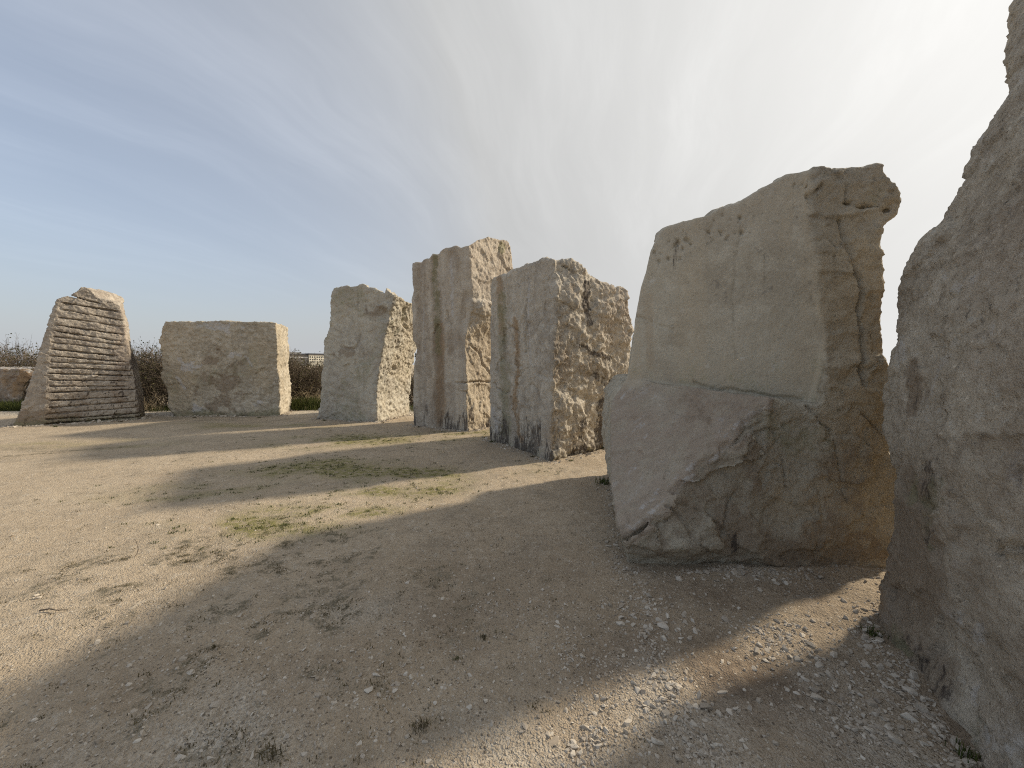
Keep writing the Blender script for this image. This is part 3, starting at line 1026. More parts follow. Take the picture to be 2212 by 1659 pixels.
    def marks(V, N):
        panel, ramp, rt = zones(V)
        f = facing(V, N)
        x, y = project(V)
        col = sstep(0.05, -0.05, rt)
        st = fbm(V * [1, 1, 0.15], 3.0, 4, 161)
        dd = (rid - toe) / np.linalg.norm(rid - toe)                      # scratches run down the shoulder
        al = V @ dd
        ac = V @ np.cross(rn, dd)
        scr = fbm(np.stack([al * 4.0, ac * 22, 0 * al], 1), 1.0, 5, 165, 0.75) * 0.8
        return {'smooth': np.maximum(panel, 0.25 * ramp), 'pink': 1.0 * ramp * sstep(-0.9, 0.1, fbm(V, 2, 3, 163)) + 0.2 * f * sstep(2.3, 2.8, V[:, 2]),
                'pale': 0.3 * poly_mask(V, N, [(1370, 1140), (1460, 1062), (1560, 970), (1660, 880)], 9, 12, 15) + ramp * 0.55 * mx(0.9 * poly_mask(V, N, [(1370, 1130), (1460, 1050), (1560, 960), (1665, 880)], 34, 30, 3) * sstep(-0.1, 0.4, scr), sstep(0.0, 0.6, scr) * 0.6),
                'buff': f * mx(0.95 * col * sstep(2.55, 2.1, V[:, 2] + 0.35 * fbm(V, 1.2, 3, 162)), 0.40 * panel * sstep(-0.05, 0.3, st), 0.75 * spot(V, N, 1800, 1110, 140, 130, .6, 5)),
                'algae': 0.45 * spot(V, N, 1720, 940, 75, 60, .6, 6) + 0.4 * f * col * sstep(0.1, 0.5, fbm(V, 1.5, 3, 166)) + 0.3 * panel * sstep(1.75, 1.35, V[:, 2]),
                'brown': mx(0.55 * f * sstep(-0.06, 0.03, 0.04 - np.abs((V - rid) @ ln)) * (1 - ramp), 0.95 * spot(V, N, 1592, 1160, 32, 55, .6, 7), 0.8 * spot(V, N, 1740, 1200, 110, 36, .8, 8), 0.8 * spot(V, N, 1850, 1190, 70, 40, .8, 9), 0.35 * f * (1 - panel) * sstep(0.1, 0.5, fbm(V, 2.2, 4, 168))),  # first brown spot paints the shade of a foot hollow that is not carved
                'rust': 0.35 * spot(V, N, 1370, 650, 20, 60, .6, 12) + 0.3 * panel * poly_mask(V, N, [(1400, 640), (1402, 790)], 12, 8, 13),
                'black': 0.55 * mx(spot(V, N, 1585, 1180, 16, 28, .6, 10), 0.7 * poly_mask(V, N, [(1462, 520), (1458, 580)], 8, 6, 11))}  # black spot: darkest shade of the same uncarved foot hollow, put into the colour
    lo = (0.55, 2.5, -0.3)
    hi = (4.0, 5.7, 3.4)
    return carve('standing_stone', sdf, lo, hi, 0.0145, coarse, fine, marks, M_SAWN, band=0.10)


# ---- S7: near stone at the right edge
def stone_near():
    G1, G2 = gp(1892, 1338), gp(2105, 1648)
    e = (G1 - G2) / np.linalg.norm(G1 - G2)
    n = np.array([-e[1], e[0]])
    if n[0] > 0:
        n = -n
    G3 = G2 - e * 0.85
    nb = np.array([-0.35, 0.94])

    def lean(z):
        return np.interp(z, [-0.3, 0, 0.25, 0.6, 1.0, 1.5, 2.2, 3.0, 4.2], [-0.12, 0.0, 0.06, 0.05, 0.06, 0.10, 0.24, 0.46, 0.86])

    def facev(P):
        return (P[:, 0] - G1[0]) * n[0] + (P[:, 1] - G1[1]) * n[1] + lean(P[:, 2])

    def hit(px, py):
        d = ray(px, py)
        ts = np.linspace(1.2, 4.5, 600)
        Q = EYE + ts[:, None] * d
        v = facev(Q)
        k = np.argmax(v < 0)
        return Q[k]
    sil = [(1890, 1330), (1897, 1270), (1908, 1215), (1925, 1150), (1927, 1090), (1918, 1010), (1901, 930), (1904, 860), (1912, 800), (1921, 740), (1930, 690), (1945, 615), (1957, 578), (1972, 541), (1991, 508), (2021, 482), (2033, 448), (2048, 414), (2066, 381), (2080, 356), (2083, 328), (2096, 302), (2119, 276), (2141, 239), (2159, 209), (2166, 172), (2166, 149), (2168, 127), (2163, 97), (2169, 78), (2176, 30), (2182, 0), (2195, -80), (2215, -200)]
    # the silhouette belongs to the far end of the face
    zs, of = [], []
    for s in sil:
        q = hit(*s)
        zs.append(q[2])
        of.append(q[:2] @ nb)
    o = np.argsort(zs)
    zs, of = np.array(zs)[o], np.array(of)[o]

    def sdf(P):
        d1 = facev(P)
        d2 = P[:, 0] * nb[0] + P[:, 1] * nb[1] - np.interp(P[:, 2], zs, of)
        d3 = P[:, 0] - 3.45 + 0.02 * P[:, 2]
        d4 = (G3[1] - 0.1) - P[:, 1] + 0.15 * P[:, 2]
        d5 = P[:, 2] - 4.15
        d6 = -0.25 - P[:, 2]
        d = d1
        for ee, r in ((d2, 0.09), (d3, 0.1), (d4, 0.15), (d5, 0.1), (d6, 0.03)):
            h = np.clip(0.5 + 0.5 * (d - ee) / r, 0, 1)
            d = ee + (d - ee) * h + r * h * (1 - h)
        return d

    def coarse(P):
        return 0.03 * fbm(P, 1.1, 2, 171)

    def fine(V, N):
        o = cleft(V * [1, 1, 1.2], 0.020, 2.0, 174, 0.3) + 0.007 * fbm(V * [1, 1, 1.2], 10, 4, 178, 0.8) + 0.003 * facets(V, 14, 179, 1.5)
        # low step where a slab came off
        x, y = project(V)
        yl = np.interp(x, [1900, 2060, 2100, 2150, 2212, 2400], [1080, 1075, 1120, 1195, 1215, 1230])
        step = facing(V, N) * sstep(2045, 2080, x) * sstep(-14, 4, y - yl + 10 * fbm(V, 4, 3, 176))
        notch = poly_mask(V, N, [(2130, 1190), (2165, 1182), (2212, 1192)], 9, 10, 177)
        return o - 0.03 * step - 0.03 * notch

    def marks(V, N):
        f = facing(V, N)
        return {'brown': mx(0.9 * spot(V, N, 1975, 850, 26, 60, .9, 1), 0.75 * f * sstep(1.05, 0.5, V[:, 2] + 0.5 * fbm(V, 1.4, 3, 181)) * sstep(2110, 1990, project(V)[0]), 0.6 * spot(V, N, 2000, 1480, 80, 120, .8, 2), 0.4 * f * sstep(0.1, 0.5, fbm(V, 1.3, 4, 182))),
                'black': 0.5 * mx(0.85 * spot(V, N, 2010, 1050, 26, 70, 1.0, 3), 0.8 * spot(V, N, 2010, 1150, 30, 40, 1.0, 4), 0.7 * spot(V, N, 1980, 870, 12, 30, .8, 5), 0.8 * poly_mask(V, N, [(1960, 1380), (2020, 1450), (2040, 1500)], 30, 30, 6),
                                     0.9 * poly_mask(V, N, [(2030, 475), (2050, 425), (2076, 370)], 13, 4, 7), 0.55 * spot(V, N, 2110, 690, 26, 40, 1.0, 17)),  # dark strip along the upper edge: shade of a recess painted on, not carved
                'algae': 0.5 * spot(V, N, 2010, 1110, 40, 70, .9, 8) + 0.5 * f * sstep(.4, .0, V[:, 2]) * sstep(0.0, 0.4, fbm(V, 3, 3, 184)),
                'pale': 0.45 * mx(spot(V, N, 2190, 1580, 60, 90, 1.0, 9), spot(V, N, 2110, 1370, 40, 30, 1.0, 10), 0.8 * sstep(0.25, 0.55, fbm(V, 5, 4, 185)) * f),
                'pink': 0.35 * f * sstep(-0.2, 0.35, fbm(V, 0.9, 4, 186))}
    lo = (1.0, 0.05, -0.3)
    hi = (3.8, 3.5, 4.35)
    return carve('standing_stone', sdf, lo, hi, 0.0155, coarse, fine, marks, M_NEAR, band=0.12)


# ---- S0: low boulder beyond, iron stained
def stone_low():
    A, B = gp(-190, 884), gp(45, 883)
    B = B + np.array([0.15, 0])
    dv = np.array([-0.9, 1.2])
    left = [(-190, 884), (-190, 800)]
    top = [(-200, 803, 0), (-100, 797, 0), (-10, 795, 0), (20, 796, 0), (45, 803, 0), (58, 815, 0), (66, 830, 0), (72, 850, 0)]
    right = [(40, 884), (48, 850), (58, 828), (66, 815)]
    b = Block([A, B, B + dv, A + dv], {1: (right, 0)}, top, {0: 0.12}, 0.0, 0.14)
    me = lambda P: 0.05 * fbm(P, 1.0, 3, 191)
    fi = lambda V, N: cleft(V, 0.05, 1.8, 193, 0.6)

    def marks(V, N):
        f = facing(V, N)
        front = sstep(0.35, 0.7, -N[:, 1])
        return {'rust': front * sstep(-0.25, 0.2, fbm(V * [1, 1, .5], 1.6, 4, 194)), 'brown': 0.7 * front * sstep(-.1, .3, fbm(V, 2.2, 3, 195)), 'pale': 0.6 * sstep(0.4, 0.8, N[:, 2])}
    lo, hi = b.bounds(0.5)
    return carve('boulder', b, lo, hi, 0.035, me, fi, marks, M_LOW)


for key, fn, lab in (
        ('grooved', stone_grooved, 'tapering upright stone scored with many horizontal saw grooves, brambles on both sides'),
        ('square', stone_square, 'squat square upright block with flat top, white crusts on its shaded front'),
        ('sunlit', stone_sunlit_side, 'grey upright stone with sloping broken top and a small square hole in its sunlit side'),
        ('fluted', stone_fluted, 'tall narrow upright stone with vertical flutes and a dark brown streak down its front'),
        ('pitted', stone_pitted, 'broad upright stone with cracked smooth left side and deeply pitted right side, foot stained black'),
        ('panel', stone_panel, 'big upright block with smooth sawn panel above a sloping pinkish shoulder'),
        ('near', stone_near, 'nearest and tallest upright stone, rough grey brown face leaning back at the right edge')):
    o = fn()
    tag(o, lab, 'standing stone', STONE_GROUP)
    BUILT[key] = o
BUILT['low'] = tag(stone_low(), 'low flat topped boulder with rusty orange front lying beyond the grooved stone', 'boulder')

# ------------------------------------------------------------------ ground
def ground_h(x, y):
    P = np.stack([x, y, np.zeros_like(x)], 1)
    far = sstep(60, 20, np.hypot(x, y))
    h = 0.035 * fbm(P, 0.35, 2, 301) + 0.014 * fbm(P, 1.6, 2, 302)
    return (h - 0.005) * far


def fine_h(x, y):
    P = np.stack([x, y, np.zeros_like(x)], 1)
    near = sstep(11, 5, np.hypot(x, y))
    return near * (0.008 * fbm(P, 5.0, 4, 303, 0.6) + 0.0035 * fbm(P, 26, 2, 304))


def graded(lo, c0, c1, hi, s, grow):
    mid = list(np.arange(c0, c1, s))
    out, st, p = [], s, c1
    while p < hi:
        out.append(p)
        st *= grow
        p += st
    out.append(hi)
    low, st, p = [], s, c0
    while p > lo:
        st *= grow
        p -= st
        low.append(max(p, lo))
    return np.array(low[::-1] + mid + out)


gx = graded(-2500, -2.4, 2.4, 2500, 0.027, 1.06)
gy = graded(-2500, 0.9, 3.2, 2500, 0.022, 1.04)
X, Y = np.meshgrid(gx, gy, indexing='xy')
xf, yf = X.ravel(), Y.ravel()
zf = ground_h(xf, yf) + fine_h(xf, yf)
nx, ny = len(gx), len(gy)
ii = (np.arange(ny - 1)[:, None] * nx + np.arange(nx - 1)[None]).ravel()
Fg = np.stack([ii, ii + 1, ii + 1 + nx, ii + nx], 1)
P0 = np.stack([xf, yf, 0 * xf], 1)


def blob(px, py, rx, ry, q=None):
    c = gp(px, py)
    x, y = (xf, yf) if q is None else q
    return np.exp(-(((x - c[0]) / rx) ** 2 + ((y - c[1]) / ry) ** 2))


def moss_at(x, y):
    q = (x, y)
    P = np.stack([x, y, 0 * x], 1)
    m = mx(blob(700, 1105, .75, .28, q), 0.95 * blob(560, 1130, .8, .3, q), blob(700, 1010, 1.1, .5, q), .85 * blob(900, 1025, .8, .45, q), .8 * blob(850, 1060, .9, .3, q), .75 * blob(1000, 940, 1.2, .6, q), .7 * blob(760, 950, 1.6, .7, q), .5 * blob(1100, 1010, .7, .3, q),
           .6 * blob(400, 1060, 1.0, .35, q), .5 * blob(560, 920, 2.5, .6, q), .55 * blob(200, 960, 1.6, .5, q))
    return np.clip(1.0 * m * (0.62 + 1.0 * fbm(P * [0.8, 1.2, 1], 1.6, 4, 311)), 0, 1)


def litter_at(x, y):
    """dark dead moss and tufts over the left foreground"""
    q = (x, y)
    P = np.stack([x, y, 0 * x], 1)
    m = mx(.9 * blob(560, 1200, 1.1, .45, q), .8 * blob(700, 1180, .6, .35, q), .7 * blob(300, 1230, .8, .4, q), .55 * blob(500, 1400, .6, .3, q), .7 * blob(100, 1550, .6, .3, q), .5 * blob(560, 1500, .5, .3, q), .5 * blob(700, 1330, .5, .3, q), .6 * blob(200, 980, 2.5, .7, q), .5 * blob(500, 905, 3, .7, q),
           .42 * blob(420, 1380, 1.5, 1.3, q), .3 * blob(850, 1300, 1.2, .8, q))
    n = fbm(P, 3.4, 5, 321, 0.7)
    return np.clip(m * 1.45 * sstep(-0.1, 0.6, n), 0, 1)


def gravel_at(x, y):
    q = (x, y)
    P = np.stack([x, y, 0 * x], 1)
    m = mx(blob(1140, 1630, .5, .25, q) * .7, blob(560, 1480, .5, .25, q) * .7, blob(380, 1620, .6, .2, q) * .8, .7 * blob(650, 1330, .6, .25, q), 0.8 * blob(1470, 1560, .35, .35, q), .7 * blob(1850, 1560, .3, .4, q), .8 * blob(1580, 1240, .4, .15, q),
           0.5 * blob(900, 1440, .3, .15, q))
    m = np.clip(m * (0.5 + 1.1 * fbm(P, 2.0, 3, 331)), 0, 1)
    path = sstep(10.6, 11.6, y + 0.6 * perlin(P * 0.5, 332)) * sstep(15.5, 14.0, y)
    return np.maximum(m, 0.95 * path)


def soil_at(x, y):
    q = (x, y)
    P = np.stack([x, y, 0 * x], 1)
    m = mx(blob(1750, 1500, .7, .6, q), 1.0 * blob(1960, 1480, .5, .8, q), .9 * blob(1650, 1280, .8, .3, q), .65 * blob(1500, 1620, .7, .3, q), .35 * blob(700, 1500, 2, .7, q), .45 * blob(1100, 1300, 1.2, 1, q), .6 * blob(1350, 1420, .7, .5, q))
    return np.clip(m * (0.75 + 0.7 * fbm(P, 1.5, 3, 341)), 0, 1)


def ground_mat():
    m, g = new_mat('gravelly_dirt')
    ob = g.n('ShaderNodeTexCoord').outputs['Object']
    n0 = g.noise(ob, 0.8, 5, 0.6)
    n1 = g.noise(ob, 2.6, 6, 0.62, 0.4)
    n2 = g.noise(ob, 14, 5, 0.65)
    n3 = g.noise(ob, 75, 4, 0.7)
    vo = g.n('ShaderNodeTexVoronoi', {'Vector': ob, 'Scale': 95.0, 'Randomness': 1.0})
    vo2 = g.n('ShaderNodeTexVoronoi', {'Vector': ob, 'Scale': 210.0})
    c = g.mix(g.ramp(n0, 0.35, 0.65), (0.425, 0.34, 0.24), (0.485, 0.395, 0.285))
    c = g.mix(g.ramp(n1, 0.45, 0.72), c, (0.36, 0.295, 0.215))
    c = g.mix(g.math('MULTIPLY', g.ramp(n2, 0.52, 0.72), 0.7), c, (0.56, 0.49, 0.39))
    c = g.mix(g.math('MULTIPLY', g.ramp(n2, 0.44, 0.30), 0.55), c, (0.27, 0.215, 0.15))
    soil = attr(g, 'soil')
    c = g.mix(g.math('MULTIPLY', soil, 0.95), c, g.mix(g.ramp(n2, 0.35, 0.65), (0.15, 0.108, 0.075), (0.26, 0.198, 0.14)))
    gv = attr(g, 'gravel')
    gcol = g.mix(g.ramp(g.n('ShaderNodeSeparateColor', {0: vo.outputs['Color']}).outputs[0], 0.1, 0.9), (0.40, 0.35, 0.28), (0.64, 0.59, 0.50))
    c = g.mix(g.math('MULTIPLY', gv, 0.75), c, gcol)
    # single grains: pale chips and dark ones among the dirt
    sc = g.n('ShaderNodeSeparateColor', {0: vo.outputs['Color']})
    chip = g.math('MULTIPLY', g.ramp(sc.outputs[1], 0.80, 0.86), g.ramp(vo.outputs['Distance'], 0.0065, 0.0045))
    vo3 = g.n('ShaderNodeTexVoronoi', {'Vector': ob, 'Scale': 60.0})
    sc3 = g.n('ShaderNodeSeparateColor', {0: vo3.outputs['Color']})
    chip3 = g.math('MULTIPLY', g.ramp(sc3.outputs[0], 0.84, 0.88), g.ramp(vo3.outputs['Distance'], 0.42, 0.30))
    c = g.mix(g.math('MULTIPLY', chip3, 0.7), c, (0.60, 0.54, 0.45))
    dk = g.math('MULTIPLY', g.ramp(sc3.outputs[1], 0.86, 0.90), g.ramp(vo3.outputs['Distance'], 0.42, 0.30))
    c = g.mix(g.math('MULTIPLY', dk, 0.75), c, (0.15, 0.12, 0.09))
    crumb = g.math('MULTIPLY', g.ramp(n3, 0.42, 0.34), 0.55)
    c = g.mix(crumb, c, (0.20, 0.16, 0.115))
    mo = attr(g, 'moss')
    mf = g.math('MULTIPLY', g.ramp(mo, 0.0, 0.6), g.ramp(g.math('ADD', n2, g.math('MULTIPLY', n3, 0.6)), 0.62, 0.90), clamp=True)
    c = g.mix(g.math('MULTIPLY', mf, 0.9), c, g.mix(n3, (0.14, 0.135, 0.04), (0.26, 0.235, 0.08)))
    li = attr(g, 'litter')
    lf = g.math('MULTIPLY', g.ramp(li, 0.0, 0.6), g.ramp(g.math('ADD', n2, g.math('MULTIPLY', n3, 0.6)), 0.72, 0.92), clamp=True)
    c = g.mix(g.math('MULTIPLY', lf, 0.85), c, (0.13, 0.11, 0.07))
    h = g.math('ADD', g.math('MULTIPLY', g.ramp(vo.outputs['Distance'], 0.0, 0.6, 1.0, 0.0, False), 0.5), g.math('MULTIPLY', g.ramp(vo2.outputs['Distance'], 0.0, 0.6, 1.0, 0.0, False), 0.25))
    h = g.math('ADD', h, g.math('MULTIPLY', g.ramp(vo3.outputs['Distance'], 0.0, 0.5, 1.0, 0.0), g.math('ADD', 0.3, g.math('MULTIPLY', gv, 1.0))))
    h = g.math('ADD', h, g.math('MULTIPLY', n2, 2.2))
    h = g.math('ADD', h, g.math('MULTIPLY', n3, 0.6))
    bp = g.n('ShaderNodeBump', {'Height': h, 'Strength': 1.0, 'Distance': 0.010})
    finish(g, c, 0.95, bp.outputs[0], 0.12)
    return m


M_GROUND = ground_mat()
gme = mesh_np('ground', np.stack([xf, yf, zf], 1), Fg, M_GROUND, True,
              {'moss': moss_at(xf, yf), 'litter': litter_at(xf, yf), 'gravel': gravel_at(xf, yf), 'soil': soil_at(xf, yf)})
tag(link('ground', gme), kind='structure')

# ------------------------------------------------------------------ loose stones
def chip_mat():
    m, g = new_mat('limestone_chip')
    ob = g.n('ShaderNodeTexCoord').outputs['Object']
    rnd = g.n('ShaderNodeObjectInfo').outputs['Random']
    tone = attr(g, 'tone')
    t = g.math('ADD', g.math('MULTIPLY', rnd, 0.62), tone, clamp=True)
    c = g.mix(t, (0.30, 0.245, 0.185), (0.64, 0.58, 0.49))
    c = g.mix(g.math('MULTIPLY', g.ramp(g.noise(ob, 90, 4, 0.65), 0.45, 0.7), 0.45), c, (0.27, 0.225, 0.17))
    bp = g.n('ShaderNodeBump', {'Height': g.noise(ob, 260, 4, 0.6), 'Strength': 0.5, 'Distance': 0.003})
    finish(g, c, 0.9, bp.outputs[0], 0.2)
    return m


M_CHIP = chip_mat()


def pebble_shape(seed, angular=True):
    import bmesh
    r = np.random.default_rng(seed)
    bm = bmesh.new()
    k = 8 if angular is None else 13 if angular else 18
    P = r.normal(size=(k, 3))
    P /= np.linalg.norm(P, axis=1, keepdims=True)
    P *= r.uniform(0.8, 1.05, (k, 1))
    P *= np.array([1.0, r.uniform(0.6, 0.9), r.uniform(0.45, 0.75)])
    for q in P:
        bm.verts.new(q)
    bmesh.ops.convex_hull(bm, input=bm.verts[:])
    for v in [v for v in bm.verts if not v.link_faces]:
        bm.verts.remove(v)
    bmesh.ops.triangulate(bm, faces=bm.faces[:])
    bm.verts.ensure_lookup_table()
    bm.verts.index_update()
    V = np.array([v.co[:] for v in bm.verts])
    F = np.array([[v.index for v in f.verts] for f in bm.faces])
    bm.free()
    return V, F


SHAPES = [pebble_shape(500 + k, k % 3 != 2) for k in range(14)]
GRAINS = [pebble_shape(540 + k, None) for k in range(10)]


def foot_ring(n, rng):
    xs, ys, ss = [], [], []
    for key, o in BUILT.items():
        co = np.empty(len(o.data.vertices) * 3, np.float32)
        o.data.vertices.foreach_get('co', co)
        co = co.reshape(-1, 3) + np.array(o.location[:], np.float32)
        low = co[np.abs(co[:, 2]) < 0.03][:, :2]
        pick = low[rng.integers(0, len(low), n)]
        c = low.mean(0)
        d = pick - c
        d /= np.linalg.norm(d, axis=1, keepdims=True)
        q = pick + d * (np.abs(rng.normal(size=(n, 1))) * 0.09 + 0.01) + rng.normal(size=(n, 2)) * 0.03
        xs.append(q[:, 0])
        ys.append(q[:, 1])
        far = np.hypot(c[0], c[1])
        ss.append((0.0048 + 0.0010 * far) * np.exp(rng.normal(size=n) * 0.5))
    return np.concatenate(xs), np.concatenate(ys), np.concatenate(ss)


def blocked(x, y):
    """under the standing stones nothing lies loose"""
    out = np.zeros(len(x), bool)
    for key, o in BUILT.items():
        me = o.data
        co = np.empty(len(me.vertices) * 3, np.float32)
        me.vertices.foreach_get('co', co)
        co = co.reshape(-1, 3) + np.array(o.location[:], np.float32)
        low = co[(co[:, 2] < 0.12) & (co[:, 2] > -0.05)][:, :2]
        c = low.mean(0)
        ang = np.arctan2(low[:, 1] - c[1], low[:, 0] - c[0])
        rad = np.hypot(low[:, 0] - c[0], low[:, 1] - c[1])
        bins = np.linspace(-np.pi, np.pi, 145)
        ib = np.clip(np.digitize(ang, bins) - 1, 0, 143)
        rm = np.zeros(144)
        np.maximum.at(rm, ib, rad)
        a2 = np.arctan2(y - c[1], x - c[0])
        r2 = np.hypot(x - c[0], y - c[1])
        out |= r2 < rm[np.clip(np.digitize(a2, bins) - 1, 0, 143)] - 0.005
    return out


rr = np.random.default_rng(77)
# clusters of larger chips, read off the photograph: px, py, spread in metres, how many, mean size in metres, where
CL = [(1336, 1180, .09, 16, .016, 'foot'), (1580, 1234, .16, 34, .019, 'foot'), (1540, 1225, .12, 16, .016, 'foot'), (1362, 1226, .05, 8, .014, 'foot'), (1412, 1318, .07, 24, .014, 'mid'), (1380, 1300, .10, 16, .011, 'mid'),
      (1345, 1330, .07, 18, .014, 'mid'), (1475, 1362, .07, 12, .017, 'mid'), (1215, 1398, .05, 10, .010, 'mid'), (1244, 1419, .06, 12, .011, 'mid'), (1362, 1436, .06, 14, .012, 'mid'), (1417, 1469, .06, 14, .012, 'mid'),
      (1463, 1490, .05, 12, .014, 'mid'), (1710, 1364, .10, 18, .014, 'near'), (1622, 1414, .06, 12, .014, 'near'), (1471, 1574, .07, 18, .013, 'near'), (1520, 1520, .09, 12, .014, 'near'), (1547, 1624, .07, 20, .012, 'near'), (1232, 1608, .05, 12, .012, 'mid'),
      (1820, 1528, .09, 16, .014, 'near'), (1837, 1460, .08, 9, .016, 'near'), (1858, 1553, .08, 16, .014, 'near'), (1946, 1503, .10, 16, .018, 'near'), (1980, 1570, .11, 18, .018, 'near'), (885, 1443, .05, 14, .011, 'left'), (1020, 1385, .07, 9, .013, 'left'),
      (1900, 1440, .09, 9, .016, 'near'), (2040, 1620, .10, 10, .018, 'near'), (1700, 1560, .2, 8, .013, 'near')]
SINGLE = [(470, 1527, .024), (798, 1496, .021), (813, 1462, .019), (710, 1515, .015), (577, 1590, .019), (1014, 1526, .016), (960, 1525, .014), (768, 1516, .013), (390, 1635, .017), (520, 1329, .019), (462, 1386, .019), (303, 1381, .018), (982, 1193, .020),
          (1098, 1275, .017), (1180, 1330, .012), (1290, 1500, .015), (1640, 1516, .020), (1555, 1543, .018), (1357, 1556, .022), (1740, 1200 + 270, .018), (1870, 1342, .026), (1480, 1590, .018), (1520, 1565, .014), (1310, 1570, .014), (140, 1475, .02), (278, 1497, .014), (340, 1600, .013),
          (660, 1240, .012), (1160, 1395, .012), (925, 1640, .012), (1280, 1632, .013), (1660, 1330, .013), (230, 1340, .012), (455, 1640, .012), (880, 1590, .012)]
items = []                                        # x, y, size, where
for px, py, s in SINGLE:
    c = gp(px, py)
    items.append((c[0], c[1], s, 's%d' % len(items)))
for ci_, (px, py, sp, k, s, wh) in enumerate(CL):
    c = gp(px, py)
    for _ in range(k):
        q = c + rr.normal(size=2) * sp
        items.append((q[0], q[1], s * math.exp(rr.normal() * 0.33), 'c%d' % ci_))
# a looser scatter over the whole forecourt
for _ in range(900):
    px, py = rr.uniform(-50, 2150), 1659 - 620 * rr.random() ** 0.8
    if py < 1080:
        continue
    c = gp(px, py)
    if c[1] < 0.9:
        continue
    dens = 0.35 + 0.65 * sstep(900, 1500, px)
    if rr.random() > dens:
        continue
    items.append((c[0], c[1], 0.0075 * math.exp(abs(rr.normal()) * 0.38), 'scatter'))
IT = np.array([(a, b_, s) for a, b_, s, _ in items])
ok = ~blocked(IT[:, 0], IT[:, 1])
shade_px = IT[:, 2] / np.hypot(IT[:, 1], CAM_H) * FPX * ok
order = [k for k in np.argsort(-shade_px) if ok[k]]
ind = order[:290]
PLACE = ['against the left foot of the sawn panel block', 'in the pile at the middle foot of the sawn panel block', 'at the foot of the sawn panel block, left of the main pile', 'just in front of the left foot of the sawn panel block', 'in the upper drift below the sawn panel block',
         'at the top of the upper drift below the sawn panel block', 'at the left end of the upper drift below the sawn panel block', 'just right of the upper drift, short of the sunlit strip', 'in the small upper cluster on the shaded middle ground', 'in the small lower cluster on the shaded middle ground',
         'on the upper edge of the sunlit strip, left cluster', 'at the middle of the sunlit strip, upper cluster', 'at the middle of the sunlit strip, lower cluster', 'at the right of the sunlit strip, beside the sawn panel block', 'in the small cluster right of centre in the sunlit strip',
         'in the shaded trail below the sunlit strip', 'at the top of the shaded trail below the sunlit strip', 'at the bottom edge, end of the shaded trail', 'in the small heap at the lower edge of the sunlit strip', 'in the rubble on the dark soil, left of the nearest stone', 'near the shadow edge left of the nearest stone', 'on the dark soil low in front of the nearest stone',
         'in the rubble right under the nearest stone', 'in the lowest rubble under the nearest stone', 'in the little heap on open dirt left of centre', 'in the row beside a dry weed near the centre', 'under the far foot of the nearest stone', 'in the bottom corner under the nearest stone', 'in the thin rubble over the lower right dark soil']
WHERE1 = ['big white lump left of centre, low in the picture', 'squarish white stone, larger of a pair low near the centre', 'white stone just above the squarish one near the centre', 'rounded pale stone left of the squarish one', 'white stone low left of centre, third from the bottom edge', 'upright pale stone right of centre, short of the sunlit strip',
          'pale stone beside the upright one, left of the sunlit strip', 'small oval stone between rounded and squarish ones', 'pale stone close to the bottom edge at left', 'lone stone high in the long shadow at left', 'flat pale stone in the middle of the long shadow', 'small pale pair member near the left shadow edge', 'pale stone alone in front of the pitted stone',
          'stone alone left of the sawn panel block', 'small stone on the bare dirt left of the upper drift', 'pale stone at the left end of the sunlit strip', 'biggest grey stone in the shade right of the trail', 'grey stone in the middle of the shaded trail', 'elongated stone left of the shaded trail', 'grey stone on dark soil near the nearest stone',
          'pale stone in the sunlit corner by the nearest stone', 'flat stone at the upper end of the shaded trail', 'small flat stone just below the shadow line of the trail', 'small stone left of the elongated one', 'pale stone at the far lower left', 'small stone in the lower left foreground', 'small stone in the lower left near the bottom edge', 'small pale stone below the green moss',
          'small pale stone left of the lower cluster', 'small stone by the bottom edge in the sunlit strip', 'small stone at the bottom edge below the small heap', 'stone on the shadow line by the sunlit strip', 'small stone at the left just inside the shadow', 'small stone beside the bottom edge left of centre', 'small stone low in the middle of the picture']
chip_me = []
for k, (V, F) in enumerate(SHAPES):
    chip_me.append(mesh_np('limestone_chip', V, F, M_CHIP, False, {'tone': np.full(len(V), 0.12 + 0.3 * rr.random())}))
hh = ground_h(IT[:, 0], IT[:, 1]) + fine_h(IT[:, 0], IT[:, 1])
used_cl = set()
for k in ind:
    x, y, s, wh = items[k]
    o = link('loose_stone', chip_me[rr.integers(len(chip_me))], (x, y, hh[k] + 0.05 * s))
    o.rotation_euler = (rr.normal() * 0.25, rr.normal() * 0.25, rr.uniform(0, 6.28))
    q = s * 1.15
    o.scale = (q * rr.uniform(.85, 1.25), q * rr.uniform(.8, 1.1), q * rr.uniform(.7, 1.05))
    if wh[0] == 's' and wh != 'scatter':
        tag(o, WHERE1[int(wh[1:])], 'stone', 'lone limestone lumps on the dirt')
    elif wh == 'scatter':
        b_ = 'on the open dirt at left' if x < -0.4 else 'on the dirt in the middle foreground' if x < 0.55 else 'on the darker soil at right'
        tag(o, 'small pale pebble lying loose ' + b_, 'stone', 'loose pebbles ' + b_)
    else:
        pl = PLACE[int(wh[1:])]
        first = wh not in used_cl
        used_cl.add(wh)                              # largest first: the order runs by size in view
        tag(o, ('largest chip ' if first else 'smaller limestone chip ') + pl, 'stone', 'limestone chips ' + pl)


